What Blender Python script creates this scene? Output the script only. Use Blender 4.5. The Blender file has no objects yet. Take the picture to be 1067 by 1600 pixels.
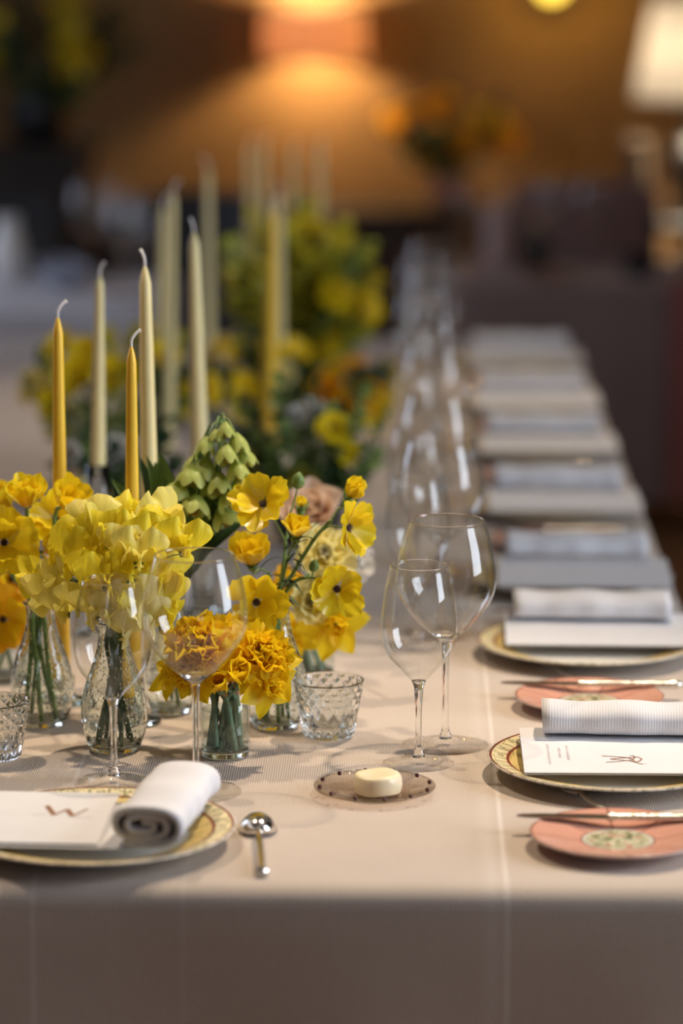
import bpy, math, random
from mathutils import Vector, Matrix, Quaternion, noise
R = math.radians
PI = math.pi
rnd = random.Random(7)
scene = bpy.context.scene
C = scene.collection

# ------------------------------------------------------------------ camera
cd = bpy.data.cameras.new('camera')
cam = bpy.data.objects.new('camera', cd)
C.objects.link(cam)
cam.location = (0, 0, 1.57)
cam.rotation_euler = (R(90 - 10.2946), 0, R(1.28257))
cd.sensor_fit = 'VERTICAL'
cd.sensor_height = 36.0
cd.lens = 4900 / 1600 * 36.0
cd.clip_start = 0.05
cd.clip_end = 60
cd.dof.use_dof = True
cd.dof.focus_distance = 3.16
cd.dof.aperture_fstop = 2.2
scene.camera = cam

# ------------------------------------------------------------------ world, lights, exposure
w = bpy.data.worlds.new('dim_room')
scene.world = w
w.use_nodes = True
w.node_tree.nodes['Background'].inputs['Color'].default_value = (0.55, 0.6, 0.75, 1)
w.node_tree.nodes['Background'].inputs['Strength'].default_value = 0.04
vs = scene.view_settings
vs.view_transform = 'Standard'
vs.look = 'None'
vs.gamma = 1.0
vs.use_curve_mapping = False
vs.exposure = 0.62
scene.cycles.max_bounces = 20
scene.cycles.diffuse_bounces = 4
scene.cycles.glossy_bounces = 6
scene.cycles.transmission_bounces = 18
scene.cycles.transparent_max_bounces = 96
scene.cycles.sample_clamp_indirect = 6.0
scene.cycles.use_denoising = True


def light(name, kind, loc, target, energy, color, **kw):
    d = bpy.data.lights.new(name, kind)
    d.energy = energy
    d.color = color
    for k, v in kw.items():
        setattr(d, k, v)
    o = bpy.data.objects.new(name, d)
    C.objects.link(o)
    o.location = loc
    if target is not None:
        o.rotation_euler = (Vector(target) - Vector(loc)).to_track_quat('-Z', 'Y').to_euler()
    return o


# daylight in the tall window of the right hand wall and a weak added fill behind the camera
light('window_daylight', 'AREA', (2.50, 2.55, 1.75), (0, 2.55, 1.60), 46, (0.80, 0.88, 1.0), shape='RECTANGLE', size=1.1, size_y=1.6)
light('rear_cool_fill', 'AREA', (-0.9, -1.42, 1.95), (-0.2, 3.0, 0.9), 6.5, (0.80, 0.86, 1.0), shape='RECTANGLE', size=1.1, size_y=1.5)  # added cool fill for the near cloth drop; the front wall has no window
light('left_window_daylight', 'AREA', (-3.22, 6.9, 1.7), (-0.5, 6.7, 1.0), 27, (0.70, 0.78, 1.0), shape='RECTANGLE', size=1.8, size_y=1.6)
# two warm ceiling spots aimed at the near end of the table
light('ceiling_spot_right', 'SPOT', (0.66, 3.75, 2.85), (0.0, 2.95, 0.75), 112, (1.0, 0.80, 0.58), spot_size=R(46), spot_blend=0.75, shadow_soft_size=0.035)
light('ceiling_spot_left', 'SPOT', (-0.95, 3.6, 2.85), (-0.28, 3.0, 0.75), 62, (1.0, 0.81, 0.6), spot_size=R(40), spot_blend=0.75, shadow_soft_size=0.035)
light('far_fill_spot', 'SPOT', (0.3, 6.2, 2.85), (-0.1, 5.2, 0.75), 60, (1.0, 0.80, 0.58), spot_size=R(60), spot_blend=0.8, shadow_soft_size=0.05)  # added warm fill to brighten the far part of the table

# ------------------------------------------------------------------ node helpers
def new_mat(name):
    m = bpy.data.materials.new(name)
    m.use_nodes = True
    nt = m.node_tree
    nt.nodes.clear()
    out = nt.nodes.new('ShaderNodeOutputMaterial')
    return m, nt, out


def nd(nt, typ, **kw):
    n = nt.nodes.new(typ)
    for k, v in kw.items():
        if k == 'inp':
            for a, b in v.items():
                n.inputs[a].default_value = b
        else:
            setattr(n, k, v)
    return n


def c4(c):
    return (c[0], c[1], c[2], 1.0)


def ramp(nt, fac, stops, interp='LINEAR'):
    n = nt.nodes.new('ShaderNodeValToRGB')
    cr = n.color_ramp
    cr.interpolation = interp
    while len(cr.elements) < len(stops):
        cr.elements.new(0.5)
    for e, (p, c) in zip(cr.elements, stops):
        e.position = p
        e.color = c4(c)
    nt.links.new(fac, n.inputs['Fac'])
    return n


def math_n(nt, op, a, b=None):
    n = nt.nodes.new('ShaderNodeMath')
    n.operation = op
    for i, v in enumerate((a, b)):
        if v is None:
            continue
        if isinstance(v, (int, float)):
            n.inputs[i].default_value = v
        else:
            nt.links.new(v, n.inputs[i])
    return n.outputs[0]


def plain(name, col, rough=0.6, metal=0.0, var=0.12, scale=40, bump=0.0, spec=0.5, sss=0.0, coat=0.0):
    m, nt, out = new_mat(name)
    p = nd(nt, 'ShaderNodeBsdfPrincipled', inp={'Roughness': rough, 'Metallic': metal, 'Specular IOR Level': spec})
    tc = nd(nt, 'ShaderNodeTexCoord')
    no = nd(nt, 'ShaderNodeTexNoise', inp={'Scale': scale, 'Detail': 3})
    nt.links.new(tc.outputs['Object'], no.inputs['Vector'])
    lo = tuple(max(0, c * (1 - var)) for c in col)
    hi = tuple(min(1, c * (1 + var)) for c in col)
    r = ramp(nt, no.outputs['Fac'], [(0.3, lo), (0.7, hi)])
    nt.links.new(r.outputs['Color'], p.inputs['Base Color'])
    if bump:
        b = nd(nt, 'ShaderNodeBump', inp={'Strength': bump, 'Distance': 0.002})
        nt.links.new(no.outputs['Fac'], b.inputs['Height'])
        nt.links.new(b.outputs['Normal'], p.inputs['Normal'])
    if sss:
        p.inputs['Subsurface Weight'].default_value = sss
        p.inputs['Subsurface Radius'].default_value = (0.012, 0.008, 0.003)
        p.inputs['Subsurface Scale'].default_value = 0.5
    if coat:
        p.inputs['Coat Weight'].default_value = coat
    nt.links.new(p.outputs[0], out.inputs[0])
    return m


def petal_mat(name, base, tip, transl=0.4, gloss=0.25, rough=0.35):
    """thin petal: colour from its root (v=0) to its rim (v=1) with fine veins, part of the light passes through"""
    m, nt, out = new_mat(name)
    uv = nd(nt, 'ShaderNodeUVMap')
    sp = nd(nt, 'ShaderNodeSeparateXYZ')
    nt.links.new(uv.outputs[0], sp.inputs[0])
    mp = nd(nt, 'ShaderNodeMapping')
    mp.inputs['Scale'].default_value = (26, 1.6, 1)
    nt.links.new(uv.outputs[0], mp.inputs[0])
    no = nd(nt, 'ShaderNodeTexNoise', inp={'Scale': 1.0, 'Detail': 4})
    nt.links.new(mp.outputs[0], no.inputs['Vector'])
    r = ramp(nt, sp.outputs[1], [(0.0, base), (0.45, tuple((a + b) / 2 for a, b in zip(base, tip))), (1.0, tip)])
    mx = nd(nt, 'ShaderNodeMix', data_type='RGBA', blend_type='MULTIPLY')
    mx.inputs[0].default_value = 0.35
    v = ramp(nt, no.outputs['Fac'], [(0.35, (0.72, 0.68, 0.6)), (0.62, (1, 1, 1))])
    nt.links.new(r.outputs[0], mx.inputs[6])
    nt.links.new(v.outputs[0], mx.inputs[7])
    col = mx.outputs[2]
    d = nd(nt, 'ShaderNodeBsdfPrincipled', inp={'Roughness': rough, 'Specular IOR Level': gloss})
    t = nd(nt, 'ShaderNodeBsdfTranslucent')
    bmp = nd(nt, 'ShaderNodeBump', inp={'Strength': 0.25, 'Distance': 0.001})
    nt.links.new(no.outputs['Fac'], bmp.inputs['Height'])
    nt.links.new(bmp.outputs[0], d.inputs['Normal'])
    nt.links.new(col, d.inputs['Base Color'])
    nt.links.new(col, t.inputs['Color'])
    ms = nd(nt, 'ShaderNodeMixShader')
    ms.inputs[0].default_value = transl
    nt.links.new(d.outputs[0], ms.inputs[1])
    nt.links.new(t.outputs[0], ms.inputs[2])
    nt.links.new(ms.outputs[0], out.inputs[0])
    return m


def thin_glass(name, tint=(0.99, 0.992, 0.99), rim=(0.82, 0.85, 0.84), ior=1.37):
    """thin blown wall: passes light straight, mirrors by Fresnel, long grazing paths absorb more"""
    m, nt, out = new_mat(name)
    geo = nd(nt, 'ShaderNodeNewGeometry')
    mi = nd(nt, 'ShaderNodeMix', data_type='FLOAT')
    nt.links.new(geo.outputs['Backfacing'], mi.inputs[0])
    mi.inputs[2].default_value = ior
    mi.inputs[3].default_value = 1 / ior
    fr = nd(nt, 'ShaderNodeFresnel')
    nt.links.new(mi.outputs[0], fr.inputs['IOR'])
    lw = nd(nt, 'ShaderNodeLayerWeight', inp={'Blend': 0.5})
    pw = math_n(nt, 'POWER', lw.outputs['Facing'], 5.0)
    r = ramp(nt, pw, [(0.0, tint), (1.0, rim)])
    tr = nd(nt, 'ShaderNodeBsdfTransparent')
    nt.links.new(r.outputs[0], tr.inputs[0])
    gl = nd(nt, 'ShaderNodeBsdfGlossy', inp={'Roughness': 0.0, 'Color': (1, 1, 1, 1)})
    ms = nd(nt, 'ShaderNodeMixShader')
    nt.links.new(fr.outputs[0], ms.inputs[0])
    nt.links.new(tr.outputs[0], ms.inputs[1])
    nt.links.new(gl.outputs[0], ms.inputs[2])
    nt.links.new(ms.outputs[0], out.inputs[0])
    return m


def solid_glass(name, col=(1, 1, 1), ior=1.48, dots=0.0, rough=0.0):
    m, nt, out = new_mat(name)
    g = nd(nt, 'ShaderNodeBsdfGlass', inp={'IOR': ior, 'Roughness': rough, 'Color': c4(col)})
    if dots:
        tc = nd(nt, 'ShaderNodeTexCoord')
        vo = nd(nt, 'ShaderNodeTexVoronoi', inp={'Scale': 170.0, 'Randomness': 0.7})
        nt.links.new(tc.outputs['Object'], vo.inputs['Vector'])
        rr = ramp(nt, vo.outputs['Distance'], [(0.08, (1, 1, 1)), (0.26, (0, 0, 0))])
        no = nd(nt, 'ShaderNodeTexNoise', inp={'Scale': 45.0, 'Detail': 2})
        nt.links.new(tc.outputs['Object'], no.inputs['Vector'])
        ad = math_n(nt, 'ADD', rr.outputs[0], math_n(nt, 'MULTIPLY', no.outputs['Fac'], 1.6))
        b = nd(nt, 'ShaderNodeBump', inp={'Strength': dots, 'Distance': 0.0012})
        nt.links.new(ad, b.inputs['Height'])
        nt.links.new(b.outputs[0], g.inputs['Normal'])
    nt.links.new(g.outputs[0], out.inputs[0])
    return m


def emit(name, col, strength):
    m, nt, out = new_mat(name)
    e = nd(nt, 'ShaderNodeEmission', inp={'Color': c4(col), 'Strength': strength})
    nt.links.new(e.outputs[0], out.inputs[0])
    return m


def shade_mat(name, col, transl=0.6):
    m, nt, out = new_mat(name)
    d = nd(nt, 'ShaderNodeBsdfDiffuse', inp={'Color': c4(col)})
    t = nd(nt, 'ShaderNodeBsdfTranslucent', inp={'Color': c4(col)})
    ms = nd(nt, 'ShaderNodeMixShader')
    ms.inputs[0].default_value = transl
    nt.links.new(d.outputs[0], ms.inputs[1])
    nt.links.new(t.outputs[0], ms.inputs[2])
    nt.links.new(ms.outputs[0], out.inputs[0])
    return m


def linen(name, col, crease=(), rib=2600.0, bump=0.35):
    """woven cloth with a fine rib along the table and pressed fold lines at the given x"""
    m, nt, out = new_mat(name)
    p = nd(nt, 'ShaderNodeBsdfPrincipled', inp={'Roughness': 0.85, 'Specular IOR Level': 0.15})
    p.inputs['Sheen Weight'].default_value = 0.15
    tc = nd(nt, 'ShaderNodeTexCoord')
    sx = nd(nt, 'ShaderNodeSeparateXYZ')
    nt.links.new(tc.outputs['Object'], sx.inputs[0])
    wob = nd(nt, 'ShaderNodeTexNoise', inp={'Scale': 90.0, 'Detail': 2})
    nt.links.new(tc.outputs['Object'], wob.inputs['Vector'])
    ph = math_n(nt, 'ADD', math_n(nt, 'MULTIPLY', sx.outputs[0], rib), math_n(nt, 'MULTIPLY', wob.outputs['Fac'], 3.0))
    s = math_n(nt, 'SINE', ph)
    n2 = nd(nt, 'ShaderNodeTexNoise', inp={'Scale': 6.0, 'Detail': 5})
    nt.links.new(tc.outputs['Object'], n2.inputs['Vector'])
    n3 = nd(nt, 'ShaderNodeTexNoise', inp={'Scale': 700.0, 'Detail': 2})
    nt.links.new(tc.outputs['Object'], n3.inputs['Vector'])
    h = math_n(nt, 'ADD', s, math_n(nt, 'MULTIPLY', n3.outputs['Fac'], 1.5))
    r = ramp(nt, n2.outputs['Fac'], [(0.3, tuple(c * 0.94 for c in col)), (0.7, tuple(min(1, c * 1.05) for c in col))])
    mx = nd(nt, 'ShaderNodeMix', data_type='RGBA', blend_type='MULTIPLY')
    mx.inputs[0].default_value = 0.18
    rs = ramp(nt, math_n(nt, 'ADD', math_n(nt, 'MULTIPLY', s, 0.5), 0.5), [(0.0, (0.7, 0.7, 0.7)), (1.0, (1, 1, 1))])
    nt.links.new(r.outputs[0], mx.inputs[6])
    nt.links.new(rs.outputs[0], mx.inputs[7])
    col_out = mx.outputs[2]
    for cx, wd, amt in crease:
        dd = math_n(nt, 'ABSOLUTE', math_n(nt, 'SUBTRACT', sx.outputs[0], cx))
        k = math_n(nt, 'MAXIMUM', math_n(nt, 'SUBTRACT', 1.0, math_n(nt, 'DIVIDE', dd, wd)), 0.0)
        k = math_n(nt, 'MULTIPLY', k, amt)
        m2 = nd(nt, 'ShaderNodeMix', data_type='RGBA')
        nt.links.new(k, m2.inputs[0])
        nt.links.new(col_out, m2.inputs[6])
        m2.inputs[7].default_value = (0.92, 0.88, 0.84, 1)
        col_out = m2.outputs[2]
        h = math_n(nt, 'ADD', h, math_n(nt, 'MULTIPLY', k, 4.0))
    b = nd(nt, 'ShaderNodeBump', inp={'Strength': bump, 'Distance': 0.0004})
    nt.links.new(h, b.inputs['Height'])
    nt.links.new(b.outputs[0], p.inputs['Normal'])
    nt.links.new(col_out, p.inputs['Base Color'])
    nt.links.new(p.outputs[0], out.inputs[0])
    return m


def polar(nt):
    tc = nd(nt, 'ShaderNodeTexCoord')
    s = nd(nt, 'ShaderNodeSeparateXYZ')
    nt.links.new(tc.outputs['Object'], s.inputs[0])
    x, y = s.outputs[0], s.outputs[1]
    r = math_n(nt, 'SQRT', math_n(nt, 'ADD', math_n(nt, 'MULTIPLY', x, x), math_n(nt, 'MULTIPLY', y, y)))
    a = math_n(nt, 'ARCTAN2', y, x)
    return tc, r, a


def charger_mat():
    m, nt, out = new_mat('painted_charger_porcelain')
    p = nd(nt, 'ShaderNodeBsdfPrincipled', inp={'Roughness': 0.38, 'Specular IOR Level': 0.12})
    tc, r, a = polar(nt)
    rr = math_n(nt, 'DIVIDE', r, 0.13)
    base = ramp(nt, rr, [(0.0, (0.80, 0.77, 0.70)), (0.66, (0.80, 0.77, 0.70)), (0.665, (0.74, 0.56, 0.22)), (0.83, (0.78, 0.60, 0.26)),
                         (0.832, (0.25, 0.05, 0.03)), (0.85, (0.25, 0.05, 0.03)), (0.852, (0.78, 0.68, 0.42)), (0.965, (0.80, 0.72, 0.50)),
                         (0.967, (0.22, 0.05, 0.04)), (0.985, (0.22, 0.05, 0.04)), (0.987, (0.75, 0.7, 0.6))], 'CONSTANT')
    # painted fronds: wandering dark strokes on the gold band, ticks on the outer band
    no = nd(nt, 'ShaderNodeTexNoise', inp={'Scale': 55.0, 'Detail': 3})
    nt.links.new(tc.outputs['Object'], no.inputs['Vector'])
    tick = math_n(nt, 'SINE', math_n(nt, 'ADD', math_n(nt, 'MULTIPLY', a, 46.0), math_n(nt, 'MULTIPLY', no.outputs['Fac'], 4.0)))
    tk = math_n(nt, 'MULTIPLY', math_n(nt, 'GREATER_THAN', tick, 0.82), math_n(nt, 'GREATER_THAN', rr, 0.853))
    tk = math_n(nt, 'MULTIPLY', tk, math_n(nt, 'LESS_THAN', rr, 0.955))
    fd = math_n(nt, 'ABSOLUTE', math_n(nt, 'SUBTRACT', no.outputs['Fac'], 0.5))
    fk = math_n(nt, 'MULTIPLY', math_n(nt, 'LESS_THAN', fd, 0.018), math_n(nt, 'GREATER_THAN', rr, 0.67))
    k = math_n(nt, 'MULTIPLY', math_n(nt, 'MINIMUM', math_n(nt, 'ADD', tk, fk), 1.0), 0.6)
    mx = nd(nt, 'ShaderNodeMix', data_type='RGBA')
    nt.links.new(k, mx.inputs[0])
    nt.links.new(base.outputs[0], mx.inputs[6])
    mx.inputs[7].default_value = (0.10, 0.11, 0.04, 1)
    nt.links.new(mx.outputs[2], p.inputs['Base Color'])
    nt.links.new(p.outputs[0], out.inputs[0])
    return m


def bread_mat():
    m, nt, out = new_mat('salmon_painted_porcelain')
    p = nd(nt, 'ShaderNodeBsdfPrincipled', inp={'Roughness': 0.14, 'Specular IOR Level': 0.5})
    tc, r, a = polar(nt)
    rr = math_n(nt, 'DIVIDE', r, 0.0815)
    base = ramp(nt, rr, [(0.0, (0.42, 0.45, 0.26)), (0.34, (0.62, 0.62, 0.5)), (0.38, (0.70, 0.68, 0.6)), (0.40, (0.20, 0.08, 0.05)), (0.42, (0.68, 0.35, 0.255)),
                         (0.965, (0.72, 0.40, 0.30)), (0.97, (0.25, 0.05, 0.03)), (0.985, (0.6, 0.5, 0.45))], 'CONSTANT')
    # eight petal divisions
    s = math_n(nt, 'ABSOLUTE', math_n(nt, 'SINE', math_n(nt, 'ADD', math_n(nt, 'MULTIPLY', a, 4.0), 0.4)))
    k = math_n(nt, 'MULTIPLY', math_n(nt, 'LESS_THAN', math_n(nt, 'MULTIPLY', s, rr), 0.045), math_n(nt, 'GREATER_THAN', rr, 0.4))
    no = nd(nt, 'ShaderNodeTexNoise', inp={'Scale': 110.0, 'Detail': 2})
    nt.links.new(tc.outputs['Object'], no.inputs['Vector'])
    fl = ramp(nt, no.outputs['Fac'], [(0.38, (0.13, 0.14, 0.07)), (0.47, (0.46, 0.47, 0.27)), (0.6, (0.62, 0.60, 0.45)), (0.66, (0.5, 0.14, 0.1))])
    inm = math_n(nt, 'LESS_THAN', rr, 0.36)
    m1 = nd(nt, 'ShaderNodeMix', data_type='RGBA')
    nt.links.new(inm, m1.inputs[0])
    nt.links.new(base.outputs[0], m1.inputs[6])
    nt.links.new(fl.outputs[0], m1.inputs[7])
    m2 = nd(nt, 'ShaderNodeMix', data_type='RGBA')
    nt.links.new(math_n(nt, 'MULTIPLY', k, 0.8), m2.inputs[0])
    nt.links.new(m1.outputs[2], m2.inputs[6])
    m2.inputs[7].default_value = (0.22, 0.06, 0.04, 1)
    nt.links.new(m2.outputs[2], p.inputs['Base Color'])
    nt.links.new(p.outputs[0], out.inputs[0])
    return m


def wall_mat(name, col):
    m, nt, out = new_mat(name)
    p = nd(nt, 'ShaderNodeBsdfPrincipled', inp={'Roughness': 0.8})
    tc = nd(nt, 'ShaderNodeTexCoord')
    no = nd(nt, 'ShaderNodeTexNoise', inp={'Scale': 2.5, 'Detail': 6})
    nt.links.new(tc.outputs['Object'], no.inputs['Vector'])
    r = ramp(nt, no.outputs['Fac'], [(0.3, tuple(c * 0.85 for c in col)), (0.7, tuple(c * 1.12 for c in col))])
    nt.links.new(r.outputs[0], p.inputs['Base Color'])
    nt.links.new(p.outputs[0], out.inputs[0])
    return m


def plank_mat():
    m, nt, out = new_mat('oak_floorboards')
    p = nd(nt, 'ShaderNodeBsdfPrincipled', inp={'Roughness': 0.45})
    tc = nd(nt, 'ShaderNodeTexCoord')
    br = nd(nt, 'ShaderNodeTexBrick', inp={'Scale': 1.0, 'Brick Width': 1.6, 'Row Height': 0.14, 'Mortar Size': 0.004})
    br.inputs['Color1'].default_value = (0.36, 0.17, 0.07, 1)
    br.inputs['Color2'].default_value = (0.45, 0.23, 0.10, 1)
    br.inputs['Mortar'].default_value = (0.05, 0.025, 0.01, 1)
    nt.links.new(tc.outputs['Object'], br.inputs['Vector'])
    nt.links.new(br.outputs['Color'], p.inputs['Base Color'])
    nt.links.new(p.outputs[0], out.inputs[0])
    return m


M = {}
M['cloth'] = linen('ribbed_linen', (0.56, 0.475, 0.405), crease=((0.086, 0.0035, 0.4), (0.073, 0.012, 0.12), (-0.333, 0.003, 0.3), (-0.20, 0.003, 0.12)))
M['grey_cloth'] = linen('grey_cloth', (0.25, 0.178, 0.16), rib=900)
M['white_cloth'] = linen('white_cloth', (0.62, 0.62, 0.66), rib=900)
M['napkin'] = linen('white_napkin_linen', (0.74, 0.735, 0.765), rib=2200, bump=0.2)
M['card'] = plain('ivory_card', (0.735, 0.735, 0.765), 0.7, var=0.02)
M['ink'] = plain('copper_ink', (0.30, 0.14, 0.075), 0.45, var=0.1)
M['greyink'] = plain('pale_grey_ink', (0.60, 0.53, 0.53), 0.6, var=0.1)
M['charger'] = charger_mat()
M['bread'] = bread_mat()
M['silver'] = plain('silver', (0.80, 0.78, 0.74), 0.13, metal=1.0, var=0.06, scale=90)
M['silver_worn'] = plain('engraved_silver', (0.78, 0.73, 0.65), 0.22, metal=1.0, var=0.2, scale=260, bump=0.6)
M['satin'] = plain('satin_silver', (0.86, 0.84, 0.82), 0.42, metal=1.0, var=0.04)
M['steel'] = plain('dark_polished_steel', (0.35, 0.33, 0.33), 0.16, metal=1.0, var=0.05)
M['thin'] = thin_glass('thin_blown_crystal')
M['footglass'] = thin_glass('clear_foot_crystal', (0.995, 0.995, 0.995), (0.95, 0.95, 0.95), 1.22)
M['vasewall'] = thin_glass('clear_tumbler_wall', (0.97, 0.985, 0.975), (0.6, 0.66, 0.63), 1.5)
M['stillwater'] = thin_glass('still_water', (0.95, 0.975, 0.965), (0.75, 0.82, 0.79), 1.33)
M['crystal'] = solid_glass('crystal', (1, 1, 1), 1.5)
M['vase'] = solid_glass('seeded_vase_glass', (0.965, 0.985, 0.97), 1.46, dots=0.42)
M['tumbler'] = solid_glass('tumbler_glass', (0.97, 0.99, 0.98), 1.46)
M['cut'] = solid_glass('cut_votive_glass', (0.985, 0.995, 0.99), 1.5)
M['water'] = solid_glass('water', (0.985, 0.995, 0.99), 1.33)
M['smoke'] = thin_glass('smoky_dish_glass', (0.90, 0.86, 0.82), (0.5, 0.42, 0.36))
M['bead'] = plain('oxblood_bead', (0.07, 0.018, 0.02), 0.12, var=0.2)
M['butter'] = plain('butter', (0.88, 0.76, 0.52), 0.35, var=0.03, sss=0.25)
M['wax_yellow'] = plain('yellow_wax', (0.95, 0.62, 0.06), 0.38, var=0.03, sss=0.25)
M['wax_cream'] = plain('cream_wax', (0.88, 0.77, 0.40), 0.4, var=0.03, sss=0.25)
M['wick'] = plain('white_cotton_wick', (0.92, 0.91, 0.92), 0.9, var=0.05, scale=900)
M['stem'] = plain('green_stem', (0.15, 0.24, 0.055), 0.45, var=0.2, scale=120)
M['darkstem'] = plain('dark_green_stem', (0.075, 0.14, 0.06), 0.45, var=0.25, scale=120)
M['bluestem'] = plain('blue_green_daffodil_stem', (0.13, 0.23, 0.15), 0.4, var=0.25, scale=140)
M['sheath'] = plain('papery_brown_sheath', (0.42, 0.25, 0.12), 0.7, var=0.3, scale=160)
M['leaf'] = petal_mat('green_leaf', (0.06, 0.13, 0.035), (0.11, 0.20, 0.05), 0.25, 0.4, 0.4)
M['darkleaf'] = petal_mat('dark_leaf', (0.02, 0.05, 0.022), (0.04, 0.085, 0.032), 0.2, 0.35, 0.45)
M['yellowleaf'] = petal_mat('yellow_green_leaf', (0.36, 0.36, 0.03), (0.60, 0.52, 0.04), 0.35, 0.3, 0.45)
M['limeleaf'] = petal_mat('lime_leaf', (0.34, 0.42, 0.04), (0.56, 0.60, 0.08), 0.4, 0.3, 0.45)
M['greyleaf'] = petal_mat('grey_green_leaf', (0.17, 0.29, 0.075), (0.36, 0.48, 0.16), 0.3, 0.3, 0.5)
M['ranunculus'] = petal_mat('butterfly_ranunculus_petal', (0.90, 0.66, 0.015), (0.96, 0.77, 0.025), 0.34, 0.5, 0.25)
M['pea'] = petal_mat('lemon_sweet_pea_petal', (0.88, 0.74, 0.03), (0.97, 0.85, 0.055), 0.45, 0.3, 0.4)
M['pealight'] = petal_mat('light_sweet_pea_petal', (0.92, 0.82, 0.14), (0.98, 0.90, 0.26), 0.45, 0.3, 0.4)
M['paleyellow'] = petal_mat('pale_yellow_petal', (0.90, 0.78, 0.20), (0.94, 0.88, 0.46), 0.42, 0.25, 0.5)
M['daffodil'] = petal_mat('golden_daffodil_petal', (0.94, 0.66, 0.012), (0.98, 0.75, 0.02), 0.52, 0.25, 0.4)
M['corona'] = petal_mat('orange_daffodil_corona', (0.95, 0.58, 0.01), (0.98, 0.69, 0.015), 0.52, 0.25, 0.4)
M['orange'] = petal_mat('orange_petal', (0.90, 0.44, 0.012), (0.95, 0.55, 0.025), 0.4, 0.3, 0.4)
M['peach'] = petal_mat('peach_rose_petal', (0.86, 0.58, 0.38), (0.88, 0.72, 0.58), 0.4, 0.25, 0.5)
M['white'] = petal_mat('white_petal', (0.82, 0.80, 0.72), (0.88, 0.87, 0.86), 0.4, 0.25, 0.5)
M['bell'] = petal_mat('pale_green_bell', (0.38, 0.48, 0.08), (0.68, 0.75, 0.24), 0.42, 0.35, 0.38)
M['dark_eye'] = plain('maroon_flower_eye', (0.045, 0.008, 0.006), 0.5, var=0.4, scale=700, bump=1.0)
M['yellow_eye'] = plain('yellow_stamens', (0.62, 0.42, 0.03), 0.6, var=0.3, scale=600, bump=1.0)
M['wall'] = wall_mat('ochre_plaster', (0.20, 0.108, 0.035))
M['darkwall'] = wall_mat('brown_plaster', (0.11, 0.07, 0.05))
M['ceiling'] = wall_mat('ceiling_plaster', (0.36, 0.31, 0.26))
M['floor'] = plank_mat()
M['darkwood'] = plain('dark_wood', (0.022, 0.014, 0.01), 0.4, var=0.4, scale=12)
M['wood'] = plain('brown_wood', (0.12, 0.06, 0.03), 0.5, var=0.3, scale=14)
M['black'] = plain('black_enamel', (0.006, 0.0055, 0.0055), 0.5, var=0.2)
M['mauve'] = plain('mauve_fabric', (0.24, 0.14, 0.12), 0.85, var=0.1)
M['mauvewax'] = plain('mauve_wax', (0.42, 0.28, 0.24), 0.5, var=0.05)
M['red'] = plain('rust_red_cloth', (0.30, 0.095, 0.075), 0.85, var=0.15)
M['terracotta'] = plain('terracotta', (0.34, 0.17, 0.11), 0.7, var=0.15)
M['tan'] = plain('tan_ceramic', (0.12, 0.08, 0.045), 0.7, var=0.15)
M['bottle'] = plain('dark_bottle_glass', (0.012, 0.016, 0.01), 0.1, var=0.2)
M['greyceramic'] = plain('blue_grey_ceramic', (0.30, 0.32, 0.38), 0.35, var=0.15)
M['darkbowl'] = plain('dark_bronze_bowl', (0.045, 0.038, 0.028), 0.55, var=0.2)
M['whiteceramic'] = plain('white_ceramic', (0.72, 0.70, 0.66), 0.3, var=0.06)
M['brass'] = plain('brass', (0.62, 0.42, 0.16), 0.3, metal=1.0, var=0.1)
M['pane'] = solid_glass('window_pane', (1, 1, 1), 1.1)
M['white_paint'] = plain('white_window_paint', (0.75, 0.74, 0.72), 0.5, var=0.03)

# ------------------------------------------------------------------ geometry helpers
class MB:
    def __init__(s):
        s.v, s.f, s.uv = [], [], []

    def add(s, verts, faces, uvs=None, mat=None):
        o = len(s.v)
        s.v += [tuple(mat @ Vector(p)) if mat is not None else tuple(p) for p in verts]
        s.uv += list(uvs) if uvs is not None else [(0.5, 0.5)] * len(verts)
        s.f += [tuple(i + o for i in f) for f in faces]
        return s

    def mesh(s, name, mat, smooth=True):
        me = bpy.data.meshes.new(name)
        me.from_pydata(s.v, [], s.f)
        ul = me.uv_layers.new(name='UVMap')
        idx = [0] * len(me.loops)
        me.loops.foreach_get('vertex_index', idx)
        flat = []
        for i in idx:
            flat += s.uv[i]
        ul.data.foreach_set('uv', flat)
        if smooth:
            me.polygons.foreach_set('use_smooth', [True] * len(me.polygons))
        me.materials.append(mat)
        me.update()
        return me


def link(name, me, parent=None, loc=None, rot=None, scale=None):
    o = bpy.data.objects.new(name, me)
    C.objects.link(o)
    if parent is not None:
        o.parent = parent
    if loc is not None:
        o.location = loc
    if rot is not None:
        if isinstance(rot, Quaternion):
            o.rotation_mode = 'QUATERNION'
            o.rotation_quaternion = rot
        else:
            o.rotation_euler = rot
    if scale is not None:
        o.scale = (scale,) * 3 if isinstance(scale, (int, float)) else scale
    return o


def thing(name, label, cat, loc=(0, 0, 0), rz=0.0, group=None):
    o = bpy.data.objects.new(name, None)
    o.empty_display_size = 0.05
    C.objects.link(o)
    o.location = loc
    o.rotation_euler = (0, 0, rz)
    return tag(o, label, cat, group)


def tag(o, label, cat, group=None):
    o['label'] = label
    o['category'] = cat
    if group:
        o['group'] = group
    return o


def struct(o):
    o['kind'] = 'structure'
    return o


def copy_tree(o, parent=None):
    c = o.copy()
    C.objects.link(c)
    if parent is not None:
        c.parent = parent
    for ch in list(o.children):
        copy_tree(ch, c)
    return c


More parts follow.
